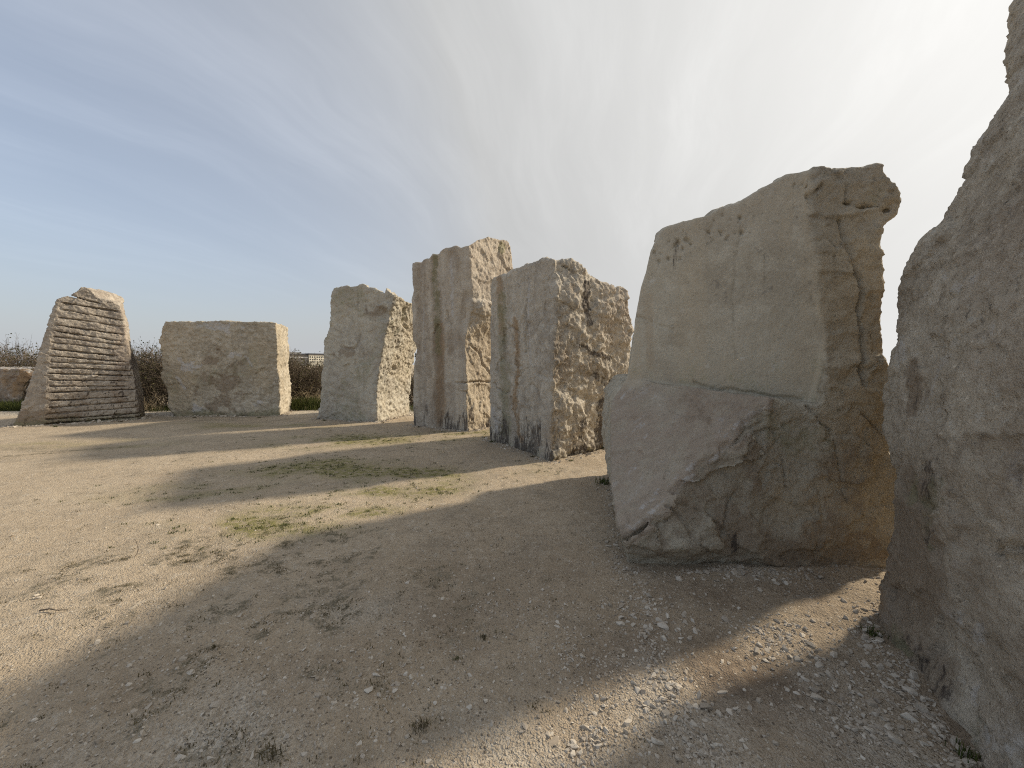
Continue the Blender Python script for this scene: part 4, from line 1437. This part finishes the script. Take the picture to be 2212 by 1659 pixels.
def scatter_mesh(name, x, y, s, mat, seed, sink=0.05):
    r = np.random.default_rng(seed)
    z = ground_h(x, y) + fine_h(x, y)
    VV, FF, TT, base = [], [], [], 0
    big = np.argsort(-s / np.hypot(y, 1.5))[:7000]
    which = len(SHAPES) + r.integers(0, len(GRAINS), len(x))
    which[big] = r.integers(0, len(SHAPES), len(big))
    for k, (V, F) in enumerate(SHAPES + GRAINS):
        ix = np.nonzero(which == k)[0]
        if not len(ix):
            continue
        m = len(ix)
        a = r.uniform(0, 6.283, m)
        ti = r.normal(size=(m, 2)) * 0.3
        sc = s[ix][:, None] * r.uniform(0.75, 1.25, (m, 3))
        Q = V[None] * sc[:, None, :]
        ca, sa = np.cos(a)[:, None], np.sin(a)[:, None]
        xx = Q[..., 0] * ca - Q[..., 1] * sa
        yy = Q[..., 0] * sa + Q[..., 1] * ca
        zz = Q[..., 2] + xx * ti[:, :1] + yy * ti[:, 1:]
        W = np.stack([xx + x[ix][:, None], yy + y[ix][:, None], zz + (z[ix] + sink * s[ix])[:, None]], -1)
        VV.append(W.reshape(-1, 3))
        FF.append((F[None] + (base + np.arange(m) * len(V))[:, None, None]).reshape(-1, 3))
        TT.append(np.repeat(r.beta(1.3, 2.9, m), len(V)))
        base += m * len(V)
    return mesh_np(name, np.concatenate(VV), np.concatenate(FF), mat, False, {'tone': np.concatenate(TT)})


# the rest of the chips and the fine gravel, nobody could count it
rest = np.array(order[290:], int)
gxs, gys, gss = [IT[rest, 0]], [IT[rest, 1]], [IT[rest, 2]]
N_TRY = 105000
yy = 1.0 + 10.5 * rr.random(N_TRY) ** 2.4
xx = (rr.random(N_TRY) * 2.75 - 1.42) * (yy + 0.35)
keepp = xx > -11
xx, yy = xx[keepp], yy[keepp]
PP = np.stack([xx, yy, 0 * xx], 1)
prob = 0.12 + 0.55 * gravel_at(xx, yy) + 0.28 * sstep(-0.2, 0.45, fbm(PP, 1.1, 3, 351)) + 0.22 * sstep(-0.5, 1.5, xx)
pk = rr.random(len(xx)) < prob
xx, yy = xx[pk], yy[pk]
ss = 0.0030 * np.exp(np.abs(rr.normal(size=len(xx))) * 0.42) * (0.75 + 0.09 * yy)
gxs.append(xx)
gys.append(yy)
gss.append(ss)
# coarser pale gravel on the strip behind the stones
n2 = 5500
xx = rr.uniform(-17, 2.5, n2)
yy = rr.uniform(11.2, 14.2, n2)
gxs.append(xx)
gys.append(yy)
gss.append(0.014 * np.exp(rr.normal(size=n2) * 0.4))
def drift(pts, n, sp, size):
    q = np.array([gp(*p) for p in pts])
    seg = rr.integers(0, len(q) - 1, n)
    t = rr.random(n)[:, None]
    p = q[seg] * (1 - t) + q[seg + 1] * t + rr.normal(size=(n, 2)) * sp * np.exp(rr.normal(size=(n, 1)) * 0.4)
    gxs.append(p[:, 0])
    gys.append(p[:, 1])
    gss.append(size * np.exp(rr.normal(size=n) * 0.45))


drift([(1335, 1190), (1400, 1300), (1400, 1400), (1450, 1500), (1470, 1580), (1560, 1660)], 1500, .07, .0062)
drift([(1450, 1215), (1580, 1235), (1720, 1250)], 420, .07, .0085)
drift([(1890, 1370), (1950, 1480), (2050, 1600), (2100, 1680)], 480, .09, .0085)
drift([(1780, 1430), (1840, 1530), (1880, 1620)], 280, .07, .007)
drift([(1200, 1400), (1300, 1460), (1260, 1600)], 600, .10, .005)
drift([(1600, 1360), (1720, 1370), (1650, 1420)], 350, .08, .0075)
drift([(1240, 1640), (1300, 1560)], 300, .05, .006)
drift([(1000, 1300), (1200, 1330), (1350, 1450)], 500, .16, .0055)
drift([(60, 1600), (400, 1600), (620, 1540), (900, 1500)], 900, .28, .0058)
drift([(200, 1420), (600, 1380), (900, 1380), (1150, 1500)], 700, .34, .0066)
fx_, fy_, fs_ = foot_ring(1500, rr)
gxs.append(fx_)
gys.append(fy_)
gss.append(fs_)
gxx, gyy, gsz = np.concatenate(gxs), np.concatenate(gys), np.concatenate(gss)
kb = ~blocked(gxx, gyy)
tag(link('gravel', scatter_mesh('gravel', gxx[kb], gyy[kb], gsz[kb], M_CHIP, 9)), 'fine pale limestone gravel strewn over the dirt', 'gravel', kind='stuff')


# ------------------------------------------------------------------ plants
def plant_mat(name, a, b_, rough=0.8, trans=0.25):
    m, g = new_mat(name)
    tone = attr(g, 'tone')
    c = g.mix(tone, a, b_)
    p = g.n('ShaderNodeBsdfPrincipled', {'Base Color': c, 'Roughness': rough, 'Specular IOR Level': 0.2})
    if trans:
        t = g.n('ShaderNodeBsdfTranslucent', {'Color': c})
        mxs = g.n('ShaderNodeMixShader', {0: trans, 1: p, 2: t})
        g.n('ShaderNodeOutputMaterial', {'Surface': mxs})
    else:
        g.n('ShaderNodeOutputMaterial', {'Surface': p})
    return m


M_TWIG = plant_mat('bramble_twig', (0.085, 0.066, 0.05), (0.27, 0.215, 0.15), trans=0)
M_DRY = plant_mat('dry_stalk', (0.20, 0.15, 0.09), (0.42, 0.34, 0.22), trans=0.15)
M_LEAF = plant_mat('bramble_leaf', (0.04, 0.042, 0.018), (0.12, 0.11, 0.045))
M_GRASS = plant_mat('grass_blade', (0.03, 0.044, 0.012), (0.115, 0.125, 0.035))
M_TUFT = plant_mat('withered_moss', (0.07, 0.058, 0.032), (0.18, 0.145, 0.075))
M_DARKLEAF = plant_mat('dark_evergreen', (0.025, 0.032, 0.014), (0.07, 0.08, 0.035))


def tubes(P, rad, r, sides=3):
    """P (m,k,3) polylines, rad (m,k): triangle-section tubes"""
    m, k, _ = P.shape
    T = np.gradient(P, axis=1)
    T /= np.linalg.norm(T, axis=2, keepdims=True) + 1e-9
    ref = r.normal(size=(m, 1, 3))
    U = np.cross(T, ref)
    U /= np.linalg.norm(U, axis=2, keepdims=True) + 1e-9
    W = np.cross(T, U)
    ang = np.arange(sides) * 2 * np.pi / sides
    ring = P[:, :, None] + rad[:, :, None, None] * (U[:, :, None] * np.cos(ang)[:, None] + W[:, :, None] * np.sin(ang)[:, None])
    V = ring.reshape(-1, 3)
    b0 = (np.arange(m)[:, None, None] * k + np.arange(k - 1)[None, :, None]) * sides
    j = np.arange(sides)[None, None]
    j2 = (np.arange(sides)[None, None] + 1) % sides
    F = np.stack([b0 + j, b0 + j2, b0 + sides + j2, b0 + sides + j], -1).reshape(-1, 4)
    return V, F


def leaves(P, size, r, up=0.3):
    m = len(P)
    d = r.normal(size=(m, 3))
    d[:, 2] = np.abs(d[:, 2]) * 0.6 + up
    d /= np.linalg.norm(d, axis=1, keepdims=True)
    w = np.cross(d, r.normal(size=(m, 3)))
    w /= np.linalg.norm(w, axis=1, keepdims=True) + 1e-9
    s = size[:, None]
    V = np.stack([P, P + d * s * 0.5 + w * s * 0.3, P + d * s, P + d * s * 0.5 - w * s * 0.3], 1).reshape(-1, 3)
    F = np.arange(m * 4).reshape(-1, 4)
    return V, F


def walk(start, direc, length, k, r, wander=0.25, droop=0.0):
    m = len(start)
    P = np.empty((m, k, 3))
    P[:, 0] = start
    d = direc / np.linalg.norm(direc, axis=1, keepdims=True)
    st = (length / (k - 1))[:, None]
    for i in range(1, k):
        d = d + r.normal(size=(m, 3)) * wander
        d[:, 2] -= droop * i / k
        d /= np.linalg.norm(d, axis=1, keepdims=True)
        P[:, i] = P[:, i - 1] + d * st
    return P


def shrub(cx, cy, w, dp, h, label, seed, n=2400, leaf_n=2500, name='bramble_bush', cat='bush', group='brambles behind the stones', leafmat=None, arch=0.15, tall=120, twig_r=0.0065):
    r = np.random.default_rng(seed)
    root = empty(name, (cx, cy, 0))
    tag(root, label, cat, group)
    # stems rise from the ground and fan out, side twigs fill the volume
    def crown(m):
        a = r.uniform(0, 2 * np.pi, m)
        q = np.sqrt(r.random(m))
        x, y = np.cos(a) * q * w / 2, np.sin(a) * q * dp / 2
        lump = 0.80 + 0.35 * fbm(np.stack([x * 1.3 + cx, y + cy, 0 * x], 1), 0.9, 2, seed)
        top = h * lump * (1 - 0.45 * q ** 4)
        return x, y, top
    x, y, top = crown(n)
    z0 = top * r.random(n) ** 0.75 * 0.85
    st = np.stack([x, y, z0], 1)
    dr = np.stack([x / w * 1.2 + r.normal(size=n) * 0.55, y / dp * 1.0 + r.normal(size=n) * 0.55, 0.35 + r.random(n) * 0.9], 1)
    ln = np.minimum(r.uniform(0.3, 0.85, n), (top - z0) * 1.5 + 0.15)
    P = walk(st, dr, ln, 4, r, 0.33, arch)
    rad = np.linspace(1, 0.35, 4)[None] * r.uniform(0.6, 1.3, n)[:, None] * twig_r
    V1, F1 = tubes(P, rad, r)
    tone1 = np.repeat(r.beta(1.5, 2.5, n), 12)
    # upright whips that stick out at the top
    x, y, top = crown(tall)
    st = np.stack([x, y, top * 0.6], 1)
    dr = np.stack([r.normal(size=tall) * 0.25, r.normal(size=tall) * 0.25, np.ones(tall)], 1)
    P2 = walk(st, dr, top * r.uniform(0.3, 0.62, tall), 6, r, 0.14, 0.10)
    V2, F2 = tubes(P2, np.linspace(1, 0.3, 6)[None] * np.full((tall, 1), twig_r), r)
    # main stems
    ns = 60
    x, y, top = crown(ns)
    st = np.stack([x * 0.8, y * 0.8, np.full(ns, -0.05)], 1)
    dr = np.stack([x / w, y / dp, np.ones(ns)], 1)
    P3 = walk(st, dr, top * 0.85, 6, r, 0.18)
    V3, F3 = tubes(P3, np.linspace(1, 0.5, 6)[None] * np.full((ns, 1), twig_r * 1.8), r)
    V = np.concatenate([V1, V2, V3])
    F = np.concatenate([F1, F2 + len(V1), F3 + len(V1) + len(V2)])
    tn = np.concatenate([tone1, r.random(len(V2)) * 0.5, r.random(len(V3)) * 0.3])
    link('stems', mesh_np('stems', V, F, M_TWIG, False, {'tone': tn}), parent=root)
    pts = np.concatenate([P[:, 2:].reshape(-1, 3), P2[:, 2:].reshape(-1, 3)])
    pk = pts[r.integers(0, len(pts), leaf_n)] + r.normal(size=(leaf_n, 3)) * 0.03
    V, F = leaves(pk, r.uniform(0.03, 0.075, leaf_n), r)
    link('foliage', mesh_np('foliage', V, F, leafmat or M_LEAF, False, {'tone': np.repeat(r.beta(1.5, 2, leaf_n), 4)}), parent=root)
    return root


shrub(-18.6, 14.6, 3.6, 2.4, 2.45, 'dense brown bramble bush filling the left edge of the picture', 901, 4200, 4200)
shrub(-15.6, 14.4, 3.4, 2.2, 2.4, 'brown bramble bush behind the low rusty boulder and grooved stone', 902, 4200, 3800)
shrub(-12.75, 13.6, 2.4, 1.9, 2.45, 'twiggy bush with a few dark leaves on top between grooved stone and square block', 903, 4200, 5000, tall=70)
shrub(-10.2, 14.3, 2.6, 2.0, 2.1, 'bramble bush mostly hidden behind the square block', 907, 1400, 1500)
shrub(-8.0, 14.4, 2.3, 2.0, 2.15, 'dark bramble bush between the square block and the next grey stone', 904, 3800, 4000, tall=60)
shrub(-5.2, 15.0, 2.6, 2.0, 1.70, 'bramble bush mostly hidden behind the grey stone with the sunlit side', 908, 1600, 1800)
shrub(-3.1, 14.6, 2.0, 1.8, 1.5, 'low dark bush seen through the gap left of the fluted stone', 905, 1800, 2200, tall=30)
# tangle of long dry stalks in front of the brambles
for k, (cx, cy, w, n, lab) in enumerate(((-7.2, 13.35, 1.9, 420, 'pale dry arching stalks low in the gap between square block and grey stone'), (-12.1, 12.75, 1.2, 120, 'few long dry bramble canes low beside the square block'))):
    r = np.random.default_rng(930 + k)
    st = np.stack([r.uniform(-w / 2, w / 2, n), r.normal(size=n) * 0.25, np.full(n, 0.0)], 1)
    dr = np.stack([r.normal(size=n) * 0.6, r.normal(size=n) * 0.4 - 0.1, 0.5 + r.random(n)], 1)
    P = walk(st, dr, r.uniform(0.4, 1.1, n), 8, r, 0.13, 0.55)
    V, F = tubes(P, np.linspace(1, 0.4, 8)[None] * r.uniform(0.004, 0.0075, n)[:, None], r)
    tag(link('dry_canes', mesh_np('dry_canes', V, F, M_DRY, False, {'tone': np.repeat(r.random(n), 24)}), (cx, cy, 0)), lab, 'dry canes', 'dry canes in front of the brambles')


def blades(n, pos_fn, length, width, r, spread=0.5):
    x, y = pos_fn(n)
    z = ground_h(x, y) + fine_h(x, y) - 0.004
    a = r.uniform(0, 2 * np.pi, n)
    ln = length * r.uniform(0.5, 1.2, n)
    tilt = np.abs(r.normal(size=n)) * spread
    dx, dy = np.cos(a) * np.sin(tilt), np.sin(a) * np.sin(tilt)
    dz = np.cos(tilt)
    b0 = np.stack([x, y, z], 1)
    d = np.stack([dx, dy, dz], 1)
    wv = np.stack([-np.sin(a), np.cos(a), 0 * a], 1) * (width * r.uniform(0.6, 1.2, n))[:, None]
    mid = b0 + d * ln[:, None] * 0.55
    tip = b0 + d * ln[:, None] + np.stack([dx, dy, -0.6 * tilt], 1) * ln[:, None] * 0.25
    V = np.stack([b0 - wv, b0 + wv, mid + wv * 0.8, tip, mid - wv * 0.8], 1).reshape(-1, 3)
    k = np.arange(n) * 5
    F = np.concatenate([np.stack([k, k + 1, k + 2, k + 4], 1), np.stack([k + 4, k + 2, k + 3, k + 3], 1)])
    return V, F, np.repeat(r.beta(1.6, 1.8, n), 5)


def grass_obj(name, n, pos_fn, length, width, mat, seed, label, cat, kind='stuff', spread=0.5, group=None):
    r = np.random.default_rng(seed)
    V, F, t = blades(n, pos_fn, length, width, r, spread)
    # last faces are triangles: build with three corners
    q = F[:n]
    tri = np.concatenate([q[:, [0, 1, 2]], q[:, [0, 2, 3]], F[n:, :3]])
    me = mesh_np(name, V, tri, mat, False, {'tone': t})
    return tag(link(name, me), label, cat, group, kind)


rg = np.random.default_rng(41)
# verge grass under the brambles
grass_obj('verge_grass', 9000, lambda n: (rg.uniform(-20, 1.5, n), 12.55 + 0.9 * rg.random(n) ** 1.5 + 0.25 * np.sin(rg.uniform(0, 6, n))), 0.22, 0.006, M_GRASS, 42, 'green grass verge along the foot of the brambles', 'grass')
grass_obj('verge_grass', 5000, lambda n: (-16.6 + rg.normal(size=n) * 1.3, 12.3 + rg.random(n) * 1.0), 0.34, 0.008, M_GRASS, 43, 'longer green grass below the low rusty boulder', 'grass')
grass_obj('verge_grass', 4200, lambda n: (-7.0 + rg.normal(size=n) * 0.55, 13.0 + rg.normal(size=n) * 0.22), 0.42, 0.007, M_GRASS, 44, 'dense green grass clump in the gap behind the square block', 'grass')


# moss and withered tufts over the court: by the masks, in little clumps
def clump_pos(fn, tries, per, sig, box, seed, power=1.0):
    r = np.random.default_rng(seed)
    x = r.uniform(box[0], box[1], tries)
    y = box[2] + (box[3] - box[2]) * r.random(tries) ** power
    k = r.random(tries) < fn(x, y)
    x, y = x[k], y[k]
    k = ~blocked(x, y)
    x, y = np.repeat(x[k], per), np.repeat(y[k], per)
    return x + r.normal(size=len(x)) * sig, y + r.normal(size=len(x)) * sig * 0.8


mxp, myp = clump_pos(lambda x, y: 0.9 * moss_at(x, y) ** 1.2, 9000, 16, 0.022, (-5.5, 1.5, 2.8, 9), 51, 1.4)
grass_obj('moss_cover', len(mxp), lambda n: (mxp, myp), 0.024, 0.0032, M_GRASS, 52, 'thin green moss growing over the gravel between the shadows', 'moss', spread=0.8)
mx2, my2 = clump_pos(lambda x, y: np.clip(1.0 * litter_at(x, y) ** 1.2 + 0.035, 0, 1), 9000, 15, 0.018, (-5.5, 0.6, 1.2, 7), 53, 1.6)
grass_obj('withered_moss', len(mx2), lambda n: (mx2, my2), 0.017, 0.0025, M_TUFT, 54, 'dark withered moss and tufts dotted over the dirt', 'moss', spread=0.9)

# single tufts one can point at
TUFT = [(586, 1632, .045, M_TUFT, 'withered grass tuft at the bottom edge of the picture'), (1305, 1042, .11, M_GRASS, 'small dark green weed at the left foot of the sawn panel block'), (1044, 1372, .03, M_TUFT, 'little dry weed standing beside a row of white chips'),
        (985, 1420, .022, M_GRASS, 'tiny dark green weed alone on the bare dirt'), (1885, 1375, .05, M_GRASS, 'dark weed tucked under the far foot of the nearest stone'), (405, 1213, .035, M_TUFT, 'dark withered tuft just inside the edge of the long shadow'),
        (1308, 968, .14, M_GRASS, 'green grass tuft in the gap right of the pitted stone'), (910, 1565, .04, M_TUFT, 'brown withered tuft left of the sunlit strip'), (1062, 955, .07, M_GRASS, 'small weed at the left foot of the pitted stone'), (460, 1405, .03, M_TUFT, 'small brown tuft among pebbles left of centre'),
        (2090, 1640, .05, M_GRASS, 'dark weeds in the lower corner under the nearest stone')]
TUFT += [(1000, 936, .05, M_GRASS, 'weed at the front corner of the fluted stone'), (905, 922, .05, M_TUFT, 'withered weed at the left foot of the fluted stone'), (828, 913, .05, M_TUFT, 'withered weed at the front corner of the grey stone with the sunlit side'), (700, 908, .06, M_GRASS, 'weed at the left foot of the grey stone with the sunlit side'),
         (560, 903, .06, M_GRASS, 'weed under the right half of the square block'), (420, 903, .06, M_TUFT, 'withered weed under the left half of the square block'), (120, 922, .06, M_GRASS, 'weed under the lowest grooves of the grooved stone'), (262, 912, .06, M_TUFT, 'withered weed at the right foot of the grooved stone'),
         (1150, 985, .05, M_TUFT, 'withered weed below the black stains of the pitted stone'), (1232, 993, .05, M_GRASS, 'weed under the pitted side of the broad stone'), (1336, 1110, .05, M_TUFT, 'withered weed along the left side of the sawn panel block')]
for k, (px, py, sz, mt, lab) in enumerate(TUFT):
    r = np.random.default_rng(600 + k)
    c = gp(px, py)
    grass_obj('weed_tuft', 70, lambda n: (c[0] + r.normal(size=n) * sz * 0.45, c[1] + r.normal(size=n) * sz * 0.35), sz * 0.9, sz * 0.045, mt, 620 + k, lab, 'weed', kind=None, spread=0.65)


def stick(px, py, pts, rad, label):
    c = gp(px, py)
    P = np.array([pts], float)
    r = np.random.default_rng(3)
    V, F = tubes(P, np.linspace(1, 0.5, P.shape[1])[None] * rad, r, 5)
    z = ground_h(np.array([c[0]]), np.array([c[1]]))[0]
    tag(link('twig', mesh_np('twig', V, F, M_TWIG, False, {'tone': np.full(len(V), .3)}), (c[0], c[1], z)), label, 'twig')


stick(297, 1203, [(-.02, 0, .004), (0, 0, .03), (.01, 0, .06), (-.01, .01, .10), (.0, .0, .12), (-.02, 0, .14)], .0025, 'thin bare twig sticking up from the sunlit dirt at left')
stick(118, 1328, [(-.09, 0, .012), (-.04, .01, .016), (.01, .0, .014), (.07, .01, .010)], .005, 'short dark stick lying flat on the sunlit dirt at left')

# ------------------------------------------------------------------ far tree and far building
def far_tree():
    c = at_depth(932, 800, 46)
    root = empty('tree', (c[0], c[1], 0))
    tag(root, 'dark round tree far off in the gap between grey stone and fluted stone', 'tree')
    r = np.random.default_rng(71)
    P = walk(np.zeros((1, 3)), np.array([[0, 0, 1.0]]), np.array([2.0]), 6, r, 0.05)
    V, F = tubes(P, np.linspace(.2, .12, 6)[None], r, 7)
    link('trunk', mesh_np('trunk', V, F, M_TWIG, False, {'tone': np.full(len(V), .2)}), parent=root)
    n = 5200
    q = r.normal(size=(n, 3))
    q /= np.linalg.norm(q, axis=1, keepdims=True)
    rad = (0.55 + 0.45 * r.random(n) ** 0.5) * (1 + 0.35 * fbm(q, 2.0, 3, 72))
    pts = q * rad[:, None] * np.array([1.7, 1.5, 1.15]) + np.array([0, 0, 2.35])
    V, F = leaves(pts, r.uniform(.12, .3, n), r)
    link('crown', mesh_np('crown', V, F, M_DARKLEAF, False, {'tone': np.repeat(r.random(n), 4)}), parent=root)
    st = np.zeros((14, 3)) + [0, 0, 1.5]
    P = walk(st, np.stack([r.normal(size=14), r.normal(size=14), np.ones(14)], 1), np.full(14, 1.4), 5, r, .2)
    V, F = tubes(P, np.linspace(.06, .02, 5)[None] * np.ones((14, 1)), r)
    link('limbs', mesh_np('limbs', V, F, M_TWIG, False, {'tone': np.full(len(V), .2)}), parent=root)


far_tree()


def flat_mat(name, c, rough=0.7, var=0.06):
    m, g = new_mat(name)
    ob = g.n('ShaderNodeTexCoord').outputs['Object']
    n = g.noise(ob, 0.7, 4, 0.6)
    finish(g, g.mix(g.ramp(n, 0.3, 0.7), tuple(x * (1 - var * 2) for x in c), c), rough)
    return m


M_RENDER = flat_mat('cream_render', (0.74, 0.70, 0.58))
M_ROOF = flat_mat('dark_flat_roof', (0.07, 0.07, 0.075))
M_CLAD = flat_mat('grey_cladding', (0.26, 0.25, 0.24))
M_PANE = flat_mat('window_glass', (0.05, 0.06, 0.07), 0.15)
M_WHITE = flat_mat('white_trim', (0.8, 0.8, 0.78))


def box_np(x0, x1, y0, y1, z0, z1):
    V = np.array([(x, y, z) for x in (x0, x1) for y in (y0, y1) for z in (z0, z1)], float)
    F = np.array([(0, 1, 3, 2), (4, 6, 7, 5), (0, 4, 5, 1), (2, 3, 7, 6), (0, 2, 6, 4), (1, 5, 7, 3)])
    return V, F


def boxpart(name, dims, mat, parent, loc=(0, 0, 0)):
    return link(name, mesh_np(name, *box_np(*dims), mat), loc, parent)


def far_building():
    D = 300.0
    a = R(48)                                           # turned so that its long side catches the sun
    ux = np.array([math.cos(a), math.sin(a)])
    nn = np.array([math.sin(a), -math.cos(a)])
    O = at_depth(668, 780, D)[:2]

    def X(px):
        return (on_plane(px, 780, O, nn)[:2] - O) @ ux

    def Z(py, px=668):
        return on_plane(px, py, O, nn)[2]
    root = empty('building', (O[0], O[1], 0))
    root.rotation_euler = (0, 0, a)
    tag(root, 'long cream building with dark flat roof and rows of small windows, far beyond the brambles', 'building')
    W = X(716)
    zt = Z(766.3)
    boxpart('wall', (0, W, 0.0, 14, -0.3, zt), M_RENDER, root)
    boxpart('roof', (-0.5, W + 0.5, -0.5, 14.5, zt + .01, zt + 1.1), M_ROOF, root)
    wl = X(612)
    lo = boxpart('wall', (wl, -0.52, 1.5, 12, -0.3, zt - .4), M_CLAD, root)
    lo['label'] = 'grey clad lower wing of the building'
    boxpart('roof', (wl, -0.52, 1.0, 12.2, zt - .39, zt + 0.3), M_ROOF, root)
    boxpart('plant_room', (X(628), X(655), 3, 8, zt + 0.31, zt + 1.8), M_CLAD, root)
    boxpart('parapet', (wl, -0.6, 0.8, 0.98, Z(772, 640) - .3, Z(772, 640) + .1), M_WHITE, root)
    edges = [X(669.2 + 5.0 * k) for k in range(10)]
    for (pa, pb) in ((769.6, 772.6), (775.4, 777.6), (780.4, 782.6)):
        for k in range(9):
            xa, xb = edges[k], edges[k] + (edges[k + 1] - edges[k]) * 0.52
            f = boxpart('window', (xa, xb, -0.10, -0.01, Z(pb), Z(pa)), M_CLAD, root)
            boxpart('pane', (xa + .12, xb - .12, -0.14, -0.105, Z(pb) + .1, Z(pa) - .1), M_PANE, f)


far_building()

bpy.context.view_layer.update()
